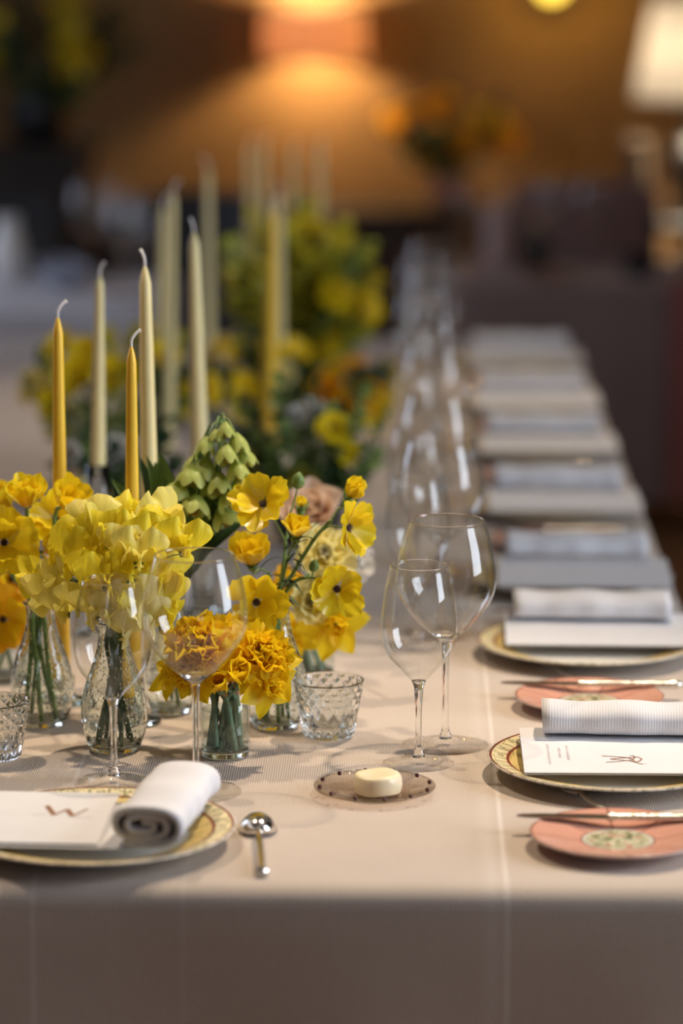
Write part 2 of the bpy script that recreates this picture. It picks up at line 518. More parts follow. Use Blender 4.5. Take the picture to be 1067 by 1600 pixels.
def lathe(prof, seg=48, close=False, mb=None, mod=None):
    """revolve (r,z) points about z; close joins last ring to the first (a hollow wall)"""
    mb = mb or MB()
    vs_, fs, n = [], [], len(prof)
    for i, (r, z) in enumerate(prof):
        for j in range(seg):
            a = 2 * PI * j / seg
            rr = r + (mod(i, a) if mod else 0.0)
            vs_.append((rr * math.cos(a), rr * math.sin(a), z))
    for i in range(n if close else n - 1):
        i2 = (i + 1) % n
        for j in range(seg):
            k = (j + 1) % seg
            fs.append((i * seg + j, i * seg + k, i2 * seg + k, i2 * seg + j))
    if not close:
        if prof[0][0] > 1e-5:
            fs.append(tuple(reversed(range(seg))))
        if prof[-1][0] > 1e-5:
            fs.append(tuple(range((n - 1) * seg, n * seg)))
    return mb.add(vs_, fs)


def spline(pts, n):
    """Catmull-Rom through pts, n samples per span"""
    P = [Vector(p) for p in pts]
    if len(P) == 2:
        return [P[0].lerp(P[1], i / n) for i in range(n + 1)]
    Q = [P[0] * 2 - P[1]] + P + [P[-1] * 2 - P[-2]]
    out = []
    for i in range(1, len(Q) - 2):
        a, b, c, d = Q[i - 1:i + 3]
        for k in range(n):
            t = k / n
            out.append(0.5 * (2 * b + (c - a) * t + (2 * a - 5 * b + 4 * c - d) * t * t + (3 * b - a - 3 * c + d) * t ** 3))
    out.append(P[-1])
    return out


def tube(pts, rad, seg=6, mb=None):
    mb = mb or MB()
    P = [Vector(p) for p in pts]
    n = len(P)
    vs_, fs = [], []
    up = Vector((0.31, 0.95, 0.05))
    for i, p in enumerate(P):
        t = (P[min(i + 1, n - 1)] - P[max(i - 1, 0)])
        if t.length < 1e-9:
            t = Vector((0, 0, 1))
        t.normalize()
        s = t.cross(up)
        if s.length < 0.05:
            s = t.cross(Vector((1, 0, 0)))
        s.normalize()
        u = s.cross(t)
        r = rad(i / (n - 1)) if callable(rad) else rad
        for j in range(seg):
            a = 2 * PI * j / seg
            vs_.append(p + s * (r * math.cos(a)) + u * (r * math.sin(a)))
    for i in range(n - 1):
        for j in range(seg):
            k = (j + 1) % seg
            fs.append((i * seg + j, i * seg + k, (i + 1) * seg + k, (i + 1) * seg + j))
    fs.append(tuple(reversed(range(seg))))
    fs.append(tuple(range((n - 1) * seg, n * seg)))
    return mb.add(vs_, fs)


def box(mb, x0, x1, y0, y1, z0, z1, mat=None):
    v = [(x0, y0, z0), (x1, y0, z0), (x1, y1, z0), (x0, y1, z0), (x0, y0, z1), (x1, y0, z1), (x1, y1, z1), (x0, y1, z1)]
    f = [(0, 3, 2, 1), (4, 5, 6, 7), (0, 1, 5, 4), (1, 2, 6, 5), (2, 3, 7, 6), (3, 0, 4, 7)]
    return mb.add(v, f, None, mat)


def bevel(o, w=0.004, seg=2):
    b = o.modifiers.new('bevel', 'BEVEL')
    b.width = w
    b.segments = seg
    return o


def ball(mb, c, r, seg=10, rings=6, sc=(1, 1, 1)):
    vs_, fs = [], []
    for i in range(rings + 1):
        t = PI * i / rings
        for j in range(seg):
            a = 2 * PI * j / seg
            vs_.append((c[0] + r * sc[0] * math.sin(t) * math.cos(a), c[1] + r * sc[1] * math.sin(t) * math.sin(a), c[2] - r * sc[2] * math.cos(t)))
    for i in range(rings):
        for j in range(seg):
            k = (j + 1) % seg
            fs.append((i * seg + j, i * seg + k, (i + 1) * seg + k, (i + 1) * seg + j))
    return mb.add(vs_, fs)


# ------------------------------------------------------------------ petals and blossoms
def petal_grid(L, W, kind='fan', cup=0.2, bend=0.0, ruffle=0.0, freq=3.0, notch=0.0, teeth=0.0, seed=0, nu=6, nv=6):
    """petal from its claw at the origin along +y, face up +z"""
    q = random.Random(seed)
    p1, p2, p3 = q.random() * 6.28, q.random() * 6.28, q.random() * 6.28
    vs_, uv, fs = [], [], []
    for i in range(nv + 1):
        v = i / nv
        if kind == 'fan':
            w_ = 0.10 + 0.90 * math.sin(min(1.0, v * 0.98) ** 0.85 * PI * 0.60)
            w_ = w_ / 1.0
        elif kind == 'oval':
            w_ = 0.14 + 0.86 * math.sin(v ** 0.9 * PI * 0.86)
        elif kind == 'point':
            w_ = 0.20 * (1 - v) + math.sin(v ** 0.75 * PI) ** 0.85
        else:
            w_ = 0.30 * (1 - v) + math.sin(v ** 0.6 * PI) ** 0.7
        for j in range(nu + 1):
            u = -1 + 2 * j / nu
            y = L * v
            if kind == 'fan':
                y -= L * (0.26 * u * u) * v * v
            elif kind == 'oval':
                y -= L * 0.16 * u * u * v
            if notch:
                y -= L * notch * math.exp(-(u / 0.22) ** 2) * v ** 3
            if teeth:
                y += L * teeth * v ** 4 * math.sin(u * 11 + p3) * (0.6 + 0.4 * math.sin(u * 5 + p1))
            x = W * 0.5 * w_ * u
            z = cup * W * 0.5 * (u * u) * w_
            z += ruffle * L * v * v * (math.sin(freq * u + p1) * 0.6 + math.sin(freq * 1.9 * u + p2) * 0.4)
            # bend about x as the petal runs out
            th = bend * v
            yy = y * math.cos(th * 0.5) - z * math.sin(th)
            zz = y * math.sin(th * 0.5) + z * math.cos(th)
            vs_.append((x, yy, zz))
            uv.append(((u + 1) / 2, v))
    for i in range(nv):
        for j in range(nu):
            a = i * (nu + 1) + j
            fs.append((a, a + 1, a + nu + 2, a + nu + 1))
    return vs_, fs, uv


_pm = {}


def petal_mesh(key, mat, n=3, **kw):
    """n shape variants of a petal, shared by every flower of the kind"""
    k = (key, mat)
    if k not in _pm:
        out = []
        for s in range(n):
            a = dict(kw)
            a['L'] = kw['L'] * (1 + 0.08 * math.sin(s * 2.1))
            a['ruffle'] = kw.get('ruffle', 0) * (1 + 0.3 * math.cos(s * 1.7))
            v, f, uv = petal_grid(seed=s * 13 + len(key), **a)
            out.append(MB().add(v, f, uv).mesh(key, M[mat]))
        _pm[k] = out
    return _pm[k]


def eye_mesh(key, r, mat, h=0.45):
    k = ('eye', key, mat)
    if k not in _pm:
        mb = MB()
        lathe([(r * 0.55, -r * 0.4), (r, 0), (r * 0.92, r * h * 0.6), (r * 0.6, r * h), (0.0005, r * h * 1.1)], 10, mb=mb)
        q = random.Random(3)
        for i in range(14):
            a = 2 * PI * i / 14
            rr = r * (0.95 + 0.25 * q.random())
            ball(mb, (rr * math.cos(a), rr * math.sin(a), r * h * (0.5 + 0.7 * q.random())), r * 0.17, 5, 3)
        _pm[k] = [mb.mesh(key, M[mat])]
    return _pm[k][0]


def calyx_mesh(key, r, mat='stem'):
    k = ('calyx', key, mat)
    if k not in _pm:
        mb = MB()
        lathe([(r * 0.25, -r * 1.5), (r * 0.55, -r * 0.9), (r * 0.9, -r * 0.2), (r * 0.7, r * 0.25), (0.0004, r * 0.3)], 8, mb=mb)
        for i in range(5):
            v, f, uv = petal_grid(r * 2.4, r * 1.0, 'point', cup=-0.3, bend=0.4, nu=2, nv=3, seed=i)
            mb.add(v, f, uv, Matrix.Rotation(2 * PI * i / 5, 4, 'Z') @ Matrix.Rotation(R(30), 4, 'X'))
        _pm[k] = [mb.mesh(key, M[mat])]
    return _pm[k][0]


def rings_of(kind, size):
    """ring lists: (petal key, material, count, elevation deg, scale, radial offset)"""
    d = size
    if kind == 'ranunculus':
        return [('petal', 'ranunculus', 5, 18, d * 0.54, 0.004), ('petal', 'ranunculus', 2, 38, d * 0.46, 0.003)]
    if kind == 'ranunculus_cup':
        return [('petal', 'ranunculus', 5, 52, d * 0.62, 0.004), ('petal', 'ranunculus', 4, 66, d * 0.56, 0.003)]
    if kind == 'ranunculus_bud':
        return [('petal', 'ranunculus', 4, 66, d * 0.8, 0.002), ('petal', 'ranunculus', 4, 76, d * 0.78, 0.001)]
    if kind == 'orange_ranunculus':
        return [('petal', 'orange', 5, 22, d * 0.52, 0.004), ('petal', 'ranunculus', 4, 40, d * 0.46, 0.003)]
    if kind == 'double_pale':
        return [('ruffled', 'paleyellow', 6, 12, d * 0.5, 0.003), ('ruffled', 'paleyellow', 6, 34, d * 0.42, 0.003), ('ruffled', 'paleyellow', 5, 58, d * 0.34, 0.002), ('ruffled', 'white', 4, 75, d * 0.26, 0.001)]
    if kind == 'rose_peach':
        return [('broad', 'peach', 5, 18, d * 0.5, 0.004), ('broad', 'peach', 5, 42, d * 0.44, 0.003), ('broad', 'peach', 5, 62, d * 0.38, 0.002), ('broad', 'peach', 4, 80, d * 0.32, 0.001)]
    if kind == 'rose_white':
        return [('broad', 'white', 5, 18, d * 0.5, 0.004), ('broad', 'white', 5, 42, d * 0.44, 0.003), ('broad', 'white', 5, 66, d * 0.36, 0.002)]
    if kind == 'double_daffodil':
        return [('tepal', 'daffodil', 6, 4, d * 0.56, 0.003), ('frill', 'daffodil', 7, 24, d * 0.40, 0.004), ('frill', 'corona', 7, 40, d * 0.38, 0.004),
                ('frill', 'daffodil', 7, 54, d * 0.36, 0.003), ('frill', 'corona', 6, 68, d * 0.34, 0.002), ('frill', 'daffodil', 5, 82, d * 0.32, 0.001)]
    if kind == 'orange_double':
        return [('tepal', 'daffodil', 6, 2, d * 0.54, 0.003), ('frill', 'corona', 8, 22, d * 0.42, 0.004), ('frill', 'daffodil', 8, 38, d * 0.40, 0.004),
                ('frill', 'corona', 8, 54, d * 0.36, 0.003), ('frill', 'daffodil', 6, 70, d * 0.34, 0.002), ('frill', 'corona', 5, 84, d * 0.32, 0.001)]
    if kind == 'cup_daffodil':
        return [('broad', 'daffodil', 5, 60, d * 0.62, 0.004), ('frill', 'corona', 7, 72, d * 0.42, 0.003)]
    if kind == 'daffodil':
        return [('tepal', 'daffodil', 6, 8, d * 0.52, 0.004), ('frill', 'daffodil', 8, 74, d * 0.30, 0.005)]
    if kind == 'anemone':
        return [('broad', 'white', 5, 16, d * 0.5, 0.003), ('broad', 'white', 4, 30, d * 0.42, 0.003)]
    raise KeyError(kind)


PSHAPE = {
    'petal': dict(L=1.0, W=0.98, kind='fan', cup=0.16, bend=0.35, ruffle=0.09, freq=3.8, teeth=0.05, nu=14, nv=7),
    'ruffled': dict(L=1.0, W=1.05, kind='fan', cup=0.2, bend=0.3, ruffle=0.16, freq=4.5, teeth=0.03, nu=10, nv=6),
    'broad': dict(L=1.0, W=1.15, kind='oval', cup=0.35, bend=0.5, ruffle=0.05, freq=2.5, nu=8, nv=6),
    'tepal': dict(L=1.0, W=0.62, kind='point', cup=0.18, bend=-0.15, ruffle=0.05, freq=2.2, nu=6, nv=7),
    'frill': dict(L=1.0, W=0.86, kind='fan', cup=0.3, bend=0.35, ruffle=0.20, freq=5.5, teeth=0.07, nu=8, nv=5),
    'banner': dict(L=1.0, W=1.55, kind='fan', cup=-0.10, bend=-0.75, ruffle=0.24, freq=5.2, notch=0.16, nu=12, nv=7),
    'wing': dict(L=1.0, W=0.85, kind='oval', cup=0.25, bend=0.5, ruffle=0.08, freq=2.6, nu=7, nv=6),
    'leaf': dict(L=1.0, W=0.36, kind='blade', cup=0.25, bend=-0.5, ruffle=0.02, freq=2, nu=4, nv=8),
    'blade': dict(L=1.0, W=0.15, kind='blade', cup=0.3, bend=-0.45, ruffle=0.01, freq=2, nu=4, nv=10),
    'wide': dict(L=1.0, W=0.26, kind='blade', cup=0.3, bend=-0.3, ruffle=0.01, freq=2, nu=4, nv=9),
    'curl': dict(L=1.0, W=0.10, kind='blade', cup=0.25, bend=-1.9, ruffle=0.0, freq=2, nu=2, nv=8),
    'round_leaf': dict(L=1.0, W=0.75, kind='oval', cup=0.15, bend=-0.4, ruffle=0.05, freq=3, nu=6, nv=6),
    'lobe': dict(L=1.0, W=0.55, kind='oval', cup=0.55, bend=0.25, ruffle=0.0, nu=5, nv=6),
}


def pmesh(shape, mat):
    return petal_mesh(shape, mat, 3, **PSHAPE[shape])


EYES = {'ranunculus': ('dark_eye', 0.0048), 'orange_ranunculus': ('dark_eye', 0.006), 'ranunculus_cup': ('dark_eye', 0.0038), 'anemone': ('dark_eye', 0.006)}


def face_quat(f, roll=0.0):
    q = Vector(f).normalized().to_track_quat('Z', 'Y')
    return q @ Quaternion((0, 0, 1), roll)


def blossom(root, kind, pos, face, size, q, name='blossom'):
    """a flower head: its eye or calyx with each petal a child of it"""
    if kind in EYES:
        em, er = EYES[kind]
        me = eye_mesh('eye', er, em)
    else:
        me = calyx_mesh('calyx', 0.0042)
    b = link(name, me, root, pos, face_quat(face, q.random() * 6.28))
    off = q.random() * 6.28
    for ri, (shape, mat, n, el, L, ro) in enumerate(rings_of(kind, size)):
        for i in range(n):
            a = off + ri * 0.55 + 2 * PI * (i + 0.25 * (q.random() - 0.5)) / n
            e = R(el + (q.random() - 0.5) * 24)
            rot = Matrix.Rotation(a, 3, 'Z') @ Matrix.Rotation(e, 3, 'X') @ Matrix.Rotation((q.random() - 0.5) * 0.3, 3, 'Y')
            s = L * (1 + (q.random() - 0.5) * 0.2)
            link('petal', q.choice(pmesh(shape, mat)), b, Matrix.Rotation(a, 3, 'Z') @ Vector((0, ro, 0)), rot.to_quaternion(), (s, s, s))
    return b


def pea_floret(root, pos, face, size, q, mat='pea'):
    """sweet pea: wide notched banner behind two forward wings and a keel"""
    b = link('blossom', calyx_mesh('calyx', 0.0032), root, pos, face_quat(face, (q.random() - 0.5) * 0.5))
    s = size * (0.92 + 0.2 * q.random())
    # banner stands up (+y) and leans back
    link('petal', q.choice(pmesh('banner', mat)), b, (0, 0, 0), Matrix.Rotation(R(18 + q.random() * 20), 3, 'X').to_quaternion(), (s * 0.78,) * 3)
    for sd in (-1, 1):
        rot = Matrix.Rotation(sd * R(24), 3, 'Z') @ Matrix.Rotation(R(52 + q.random() * 18), 3, 'X') @ Matrix.Rotation(sd * R(48), 3, 'Y')
        link('petal', q.choice(pmesh('wing', mat)), b, (sd * 0.001, -0.001, 0.001), rot.to_quaternion(), (s * 0.62,) * 3)
    link('petal', q.choice(pmesh('lobe', 'paleyellow')), b, (0, -0.002, 0.001), Matrix.Rotation(R(74), 3, 'X').to_quaternion(), (s * 0.36,) * 3)
    return b


def leaf_at(root, pos, direction, L, shape, mat, q, name='leaf', up=(0, 0, 1)):
    d = Vector(direction).normalized()
    z = Vector(up) - d * d.dot(Vector(up))
    if z.length < 0.05:
        z = Vector((0, -1, 0)) - d * d.dot(Vector((0, -1, 0)))
    z.normalize()
    x = d.cross(z)
    m = Matrix((x, d, z)).transposed()
    return link(name, q.choice(pmesh(shape, mat)), root, pos, m.to_quaternion(), L)


def rel(p, base):
    return Vector(p) - Vector(base)


# ------------------------------------------------------------------ room
def slab(name, x0, x1, y0, y1, z0, z1, mat):
    return struct(link(name, box(MB(), x0, x1, y0, y1, z0, z1).mesh(name, M[mat], False)))


slab('floor', -3.4, 2.7, -1.6, 10.6, -0.1, 0.0, 'floor')
slab('ceiling', -3.4, 2.7, -1.6, 10.6, 3.0, 3.1, 'ceiling')
slab('wall_back', -3.4, 2.7, 10.45, 10.6, 0.0, 3.0, 'wall')
mb = MB()
box(mb, -3.4, -3.25, -1.6, 6.0, 0.0, 3.0)
box(mb, -3.4, -3.25, 7.8, 10.45, 0.0, 3.0)
box(mb, -3.4, -3.25, 6.0, 7.8, 0.0, 0.85)
box(mb, -3.4, -3.25, 6.0, 7.8, 2.55, 3.0)
struct(link('wall_left', mb.mesh('wall_left', M['darkwall'], False)))
mb = MB()
for y0, y1, z0, z1 in ((6.0, 6.06, 0.85, 2.55), (7.74, 7.8, 0.85, 2.55), (6.06, 7.74, 0.85, 0.91), (6.06, 7.74, 2.49, 2.55)):
    box(mb, -3.36, -3.28, y0, y1, z0, z1)
win2 = struct(link('window_2', mb.mesh('window_frame', M['white_paint'], False)))
link('mullion', box(MB(), -3.355, -3.285, 6.88, 6.92, 0.91, 2.49).mesh('mullion', M['white_paint'], False), win2)
slab('wall_front', -3.25, 2.55, -1.6, -1.45, 0.0, 3.0, 'darkwall')
mb = MB()
box(mb, 2.55, 2.7, -1.6, 1.95, 0.0, 3.0)
box(mb, 2.55, 2.7, 3.15, 10.45, 0.0, 3.0)
box(mb, 2.55, 2.7, 1.95, 3.15, 0.0, 0.9)
box(mb, 2.55, 2.7, 1.95, 3.15, 2.6, 3.0)
struct(link('wall_right', mb.mesh('wall_right', M['darkwall'], False)))
mb = MB()
for y0, y1, z0, z1 in ((1.95, 2.0, 0.9, 2.6), (3.1, 3.15, 0.9, 2.6), (2.0, 3.1, 0.9, 0.96), (2.0, 3.1, 2.54, 2.6)):
    box(mb, 2.58, 2.66, y0, y1, z0, z1)
win = struct(link('window_1', mb.mesh('window_frame', M['white_paint'], False)))
for yy in (2.55,):
    link('mullion', box(MB(), 2.585, 2.655, yy - 0.02, yy + 0.02, 0.96, 2.54).mesh('mullion', M['white_paint'], False), win)
slab('baseboard_back', -3.25, 2.55, 10.43, 10.45, 0.0, 0.12, 'darkwood')

# ------------------------------------------------------------------ banquet table under its cloth
TX0, TX1, TY0, TY1, TZ = -0.935, 0.345, 2.655, 6.60, 0.75


def rounded_rect(x0, x1, y0, y1, rads, n=10):
    """counter clockwise outline with its outward normals; rads for corners (x1,y0),(x1,y1),(x0,y1),(x0,y0)"""
    pts = []
    cs = [((x1, y0), -90), ((x1, y1), 0), ((x0, y1), 90), ((x0, y0), 180)]
    for ((cx, cy), a0), r in zip(cs, rads):
        sx = -1 if cx == x1 else 1
        sy = 1 if cy == y0 else -1
        ox, oy = cx + sx * r, cy + sy * r
        for i in range(n + 1):
            a = R(a0 + 90 * i / n)
            pts.append(((ox + r * math.cos(a), oy + r * math.sin(a)), (math.cos(a), math.sin(a))))
    # subdivide the straight sides
    out = []
    for i in range(len(pts)):
        p, q = pts[i], pts[(i + 1) % len(pts)]
        out.append(p)
        d = math.hypot(q[0][0] - p[0][0], q[0][1] - p[0][1])
        k = int(d / 0.045)
        for j in range(1, k):
            t = j / k
            out.append(((p[0][0] + (q[0][0] - p[0][0]) * t, p[0][1] + (q[0][1] - p[0][1]) * t), p[1]))
    return out


def draped(name, x0, x1, y0, y1, z, hem, rads, mat, edge=0.02, wave=0.012, parent=None):
    ol = rounded_rect(x0, x1, y0, y1, rads)
    n = len(ol)
    vs_, fs = [], []
    prof = [(-edge, 0.0)] + [(-edge + edge * math.sin(R(a)), -edge + edge * math.cos(R(a))) for a in (18, 36, 54, 72, 90)]
    drop = z - hem
    prof += [(0.0, -edge - (drop - edge) * t) for t in (0.05, 0.12, 0.22, 0.36, 0.55, 0.78, 1.0)]
    s = 0.0
    arc = []
    for i in range(n):
        arc.append(s)
        s += math.hypot(ol[(i + 1) % n][0][0] - ol[i][0][0], ol[(i + 1) % n][0][1] - ol[i][0][1])
    for (o, dz) in prof:
        t = max(0.0, (-dz - edge) / drop)
        for i, (p, nn) in enumerate(ol):
            k = o + wave * (t ** 0.8) * (1.2 + math.sin(arc[i] * 21) * 0.8 + math.sin(arc[i] * 8.7 + 1.0) * 0.9)
            vs_.append((p[0] + nn[0] * k, p[1] + nn[1] * k, z + dz))
    for r in range(len(prof) - 1):
        for i in range(n):
            j = (i + 1) % n
            fs.append((r * n + i, (r + 1) * n + i, (r + 1) * n + j, r * n + j))
    fs.append(tuple(range(n)))
    return link(name, MB().add(vs_, fs).mesh(name, M[mat]), parent)


tb = thing('banquet_table', 'long banquet table hidden under the pale linen cloth', 'table', ((TX0 + TX1) / 2, (TY0 + TY1) / 2, 0))
cx, cy = tb.location.x, tb.location.y
bevel(link('tabletop', box(MB(), TX0 + 0.03 - cx, TX1 - 0.03 - cx, TY0 + 0.03 - cy, TY1 - 0.03 - cy, 0.70, 0.744).mesh('tabletop', M['wood'], False), tb))
for sx in (-1, 1):
    for ly in (-1.75, -0.6, 0.6, 1.75):
        link('leg', box(MB(), sx * 0.5 - 0.03, sx * 0.5 + 0.03, ly - 0.03, ly + 0.03, 0, 0.70).mesh('leg', M['wood'], False), tb)
tc_ = draped('tablecloth', TX0, TX1, TY0, TY1, TZ, 0.06, (0.05, 0.12, 0.12, 0.05), 'cloth')
tag(tc_, 'pale beige ribbed linen cloth with pressed folds over the long banquet table', 'tablecloth')

# ------------------------------------------------------------------ wine glasses
def smooth_profile(pts, n=5):
    return [(p.x, p.y) for p in spline([(a, b, 0) for a, b in pts], n)]


def make_glass_meshes(bowl, foot_r, key):
    """bowl wall from (r,z) points, solid stem that runs up into the bowl's tip, flat foot, fine rim"""
    outer = smooth_profile(bowl, 6)
    th = 0.0011
    z0 = outer[0][1]
    inner = [(max(0.0005, r - th), z) for r, z in outer]
    inner = [(0.0006, z0 + 0.010)] + [p for p in inner if p[1] > z0 + 0.010]
    out = {'bowl': lathe(outer + list(reversed(inner)), 64).mesh(key + '_bowl', M['thin'])}
    rr, rz = outer[-1]
    rim = [(rr - th * 0.5 + 0.0007 * math.cos(a), rz + 0.0007 * math.sin(a)) for a in [2 * PI * i / 8 for i in range(8)]]
    out['rim'] = lathe(rim, 72, close=True).mesh(key + '_rim', M['crystal'])
    inr = [(r - 0.0004, z) for r, z in outer if z0 < z < z0 + 0.0095]
    st = smooth_profile([(0.0066, 0.0072), (0.0058, 0.010), (0.0056, 0.0125), (0.0040, 0.018), (0.0032, 0.034), (0.0032, z0 * 0.6), (0.0037, z0 - 0.014), (0.0046, z0 - 0.002)], 5) + inr + [(0.0003, z0 + 0.0065)]
    out['stem'] = lathe(st, 24).mesh(key + '_stem', M['crystal'])
    fp = [(0.0003, 0.0003), (foot_r - 0.001, 0.0003), (foot_r, 0.0009), (foot_r - 0.0008, 0.0017), (foot_r * 0.72, 0.0022), (foot_r * 0.42, 0.0032), (foot_r * 0.24, 0.0055), (0.0068, 0.0076), (0.0003, 0.0078)]
    out['foot'] = lathe(fp, 56).mesh(key + '_foot', M['footglass'])
    return out


SMALL = make_glass_meshes([(0.0046, 0.0775), (0.0078, 0.086), (0.0168, 0.0965), (0.0262, 0.106), (0.0338, 0.117), (0.0380, 0.132), (0.0385, 0.145), (0.0355, 0.1765), (0.0293, 0.205)], 0.0365, 'small_glass')
LARGE = make_glass_meshes([(0.0048, 0.110), (0.0112, 0.1150), (0.0248, 0.1262), (0.0392, 0.1425), (0.0488, 0.159), (0.0518, 0.176), (0.0502, 0.194), (0.0455, 0.217), (0.0392, 0.237)], 0.0450, 'large_glass')


def wine_glass(kind, loc, label, group=None, q=rnd):
    d = SMALL if kind == 's' else LARGE
    t = thing('wine_glass', label, 'wine glass', loc, q.random() * 6, group)
    for part in ('bowl', 'rim', 'stem', 'foot'):
        link(part, d[part], t)
    return t


# ------------------------------------------------------------------ plates
def plate_mesh(rad, h, well, mat, key):
    prof = [(0.0004, 0.0035), (well * 0.55, 0.0035), (well * 0.6, 0.0004), (well * 0.66, 0.0004), (well * 0.70, 0.0035), (well, 0.0055), (rad * 0.93, h - 0.0045), (rad - 0.001, h - 0.0022), (rad, h - 0.0008),
            (rad - 0.0012, h), (rad * 0.93, h - 0.0014), (well + 0.010, 0.0115), (well - 0.002, 0.0084), (well * 0.8, 0.0076), (0.0004, 0.0075)]
    return lathe(prof, 96).mesh(key, M[mat])


CHARGER = plate_mesh(0.130, 0.020, 0.084, 'charger', 'charger')
BREAD = plate_mesh(0.0815, 0.0155, 0.046, 'bread', 'bread')


# ------------------------------------------------------------------ rolled napkin: a flattened spiral of cloth, axis along local x
def napkin_mesh(L, a, b, key, turns=2.6, th=0.0034):
    nspl = int(turns * 26)
    cen = []
    for i in range(nspl + 1):
        t = i / nspl
        ang = -PI * 0.35 - 2 * PI * turns * (1 - t)
        k = 0.16 + 0.84 * t
        e = 2 / 2.6
        c, s = math.cos(ang), math.sin(ang)
        cen.append((a * k * math.copysign(abs(c) ** e, c), b * k * math.copysign(abs(s) ** e, s)))
    loop = []
    n = len(cen)
    nor = []
    for i in range(n):
        p, q2 = cen[max(0, i - 1)], cen[min(n - 1, i + 1)]
        dx, dz = q2[0] - p[0], q2[1] - p[1]
        l = math.hypot(dx, dz) or 1
        nor.append((-dz / l, dx / l))
    for i in range(n):
        loop.append((cen[i][0] + nor[i][0] * th / 2, cen[i][1] + nor[i][1] * th / 2))
    for i in reversed(range(n)):
        loop.append((cen[i][0] - nor[i][0] * th / 2, cen[i][1] - nor[i][1] * th / 2))
    m = len(loop)
    zmin = min(p[1] for p in loop)
    vs_, fs = [], []
    NX = 22
    for j in range(NX + 1):
        x = -L / 2 + L * j / NX
        puff = 1 + 0.05 * math.sin(j * 0.9) * math.sin(j * 0.37 + 1)
        for i, (y, z) in enumerate(loop):
            ed = 0.0016 * math.sin(i * 0.21) if j in (0, NX) else 0
            vs_.append((x + ed, y * puff + 0.0015 * math.sin(j * 0.5), (z - zmin) * (0.97 + 0.05 * math.sin(j * 0.6 + 2))))
    for j in range(NX):
        for i in range(m):
            k = (i + 1) % m
            fs.append((j * m + i, j * m + k, (j + 1) * m + k, (j + 1) * m + i))
    for i in range(n - 1):
        fs.append((i, m - 1 - i, m - 2 - i, i + 1))
        o = NX * m
        fs.append((o + i, o + i + 1, o + m - 2 - i, o + m - 1 - i))
    return MB().add(vs_, fs).mesh(key, M['napkin'])


NAPKIN = napkin_mesh(0.185, 0.034, 0.0158, 'napkin')


# ------------------------------------------------------------------ menu card
CW, CD = 0.220, 0.150


def card_mesh(key, zb, zf, bow=0.0):
    """one leaf of the card: back edge (+y) at height zb, front edge at zf, slightly bowed"""
    vs_, fs = [], []
    for i in range(9):
        t = i / 8
        y = CD / 2 - CD * t
        z = zb + (zf - zb) * t + bow * math.sin(PI * t)
        for x in (-CW / 2, CW / 2):
            vs_ += [(x, y, z), (x, y, z + 0.0005)]
    for i in range(8):
        a, b = i * 4, i * 4 + 4
        fs += [(a + 1, b + 1, b + 3, a + 3), (a, a + 2, b + 2, b), (a, b, b + 1, a + 1), (a + 2, a + 3, b + 3, b + 2)]
    fs += [(0, 1, 3, 2), (32, 34, 35, 33)]
    return MB().add(vs_, fs).mesh(key, M['card'], False)


def strokes(mb, lines, z):
    """flat printed strokes: each line is (points, width)"""
    for pts, wd in lines:
        P = [Vector((p[0], p[1])) for p in pts]
        vs_, fs = [], []
        for i, p in enumerate(P):
            t = P[min(i + 1, len(P) - 1)] - P[max(i - 1, 0)]
            t.normalize()
            n_ = Vector((-t.y, t.x)) * (wd / 2)
            for sd in (1, -1):
                vs_.append((p.x + n_.x * sd, p.y + n_.y * sd, z(p.y + n_.y * sd)))
        for i in range(len(P) - 1):
            fs.append((i * 2, i * 2 + 1, i * 2 + 3, i * 2 + 2))
        mb.add(vs_, fs)
    return mb


def card_z(zb, zf, bow):
    def f(y):
        t = (CD / 2 - y) / CD
        return zb + (zf - zb) * t + bow * math.sin(PI * t) + 0.0008
    return f


def moved(lines, dx, dy):
    return [([(x + dx, y + dy) for x, y in pts], wd) for pts, wd in lines]


FRONT_LEAF = card_mesh('front_leaf', 0.0090, 0.0020, 0.001)
FLAT_LEAF = card_mesh('front_leaf', 0.0080, 0.0020, 0.001)
NEAR_LEAF = card_mesh('front_leaf', 0.0090, 0.0030, 0.002)
BACK_LEAF = card_mesh('back_leaf', 0.0012, 0.0004)
cz = card_z(0.0090, 0.0020, 0.001)
czn = card_z(0.0090, 0.0030, 0.002)
# W emblem as the near card shows it, local metres
LOGO_NEAR = strokes(MB(), moved([([(-0.0180, 0.017), (-0.0070, -0.011)], 0.0050), ([(-0.0075, -0.011), (0.0030, 0.007)], 0.0026),
                                 ([(0.0022, 0.007), (0.0105, -0.014)], 0.0050), ([(0.0100, -0.014), (0.0212, 0.009)], 0.0024)], 0.066, 0.010), czn).mesh('emblem', M['ink'], False)
LINES_NEAR = strokes(MB(), moved([([(-0.026, -0.009), (-0.0135, -0.009)], 0.0009), ([(0.0135, -0.016), (0.026, -0.016)], 0.0009), ([(-0.027, -0.0105), (-0.0245, -0.0075)], 0.0014), ([(0.0245, -0.0175), (0.027, -0.0145)], 0.0014)], 0.066, 0.010), czn).mesh('small_print', M['greyink'], False)
# the side cards carry a long legged W turned a quarter, with three short lines of small print
kx_, ky_ = 0.000162, 0.00043


def side(pts):
    return [((x - 690) * kx_ - 0.011, (150 - y) * ky_ - 0.034) for x, y in pts]


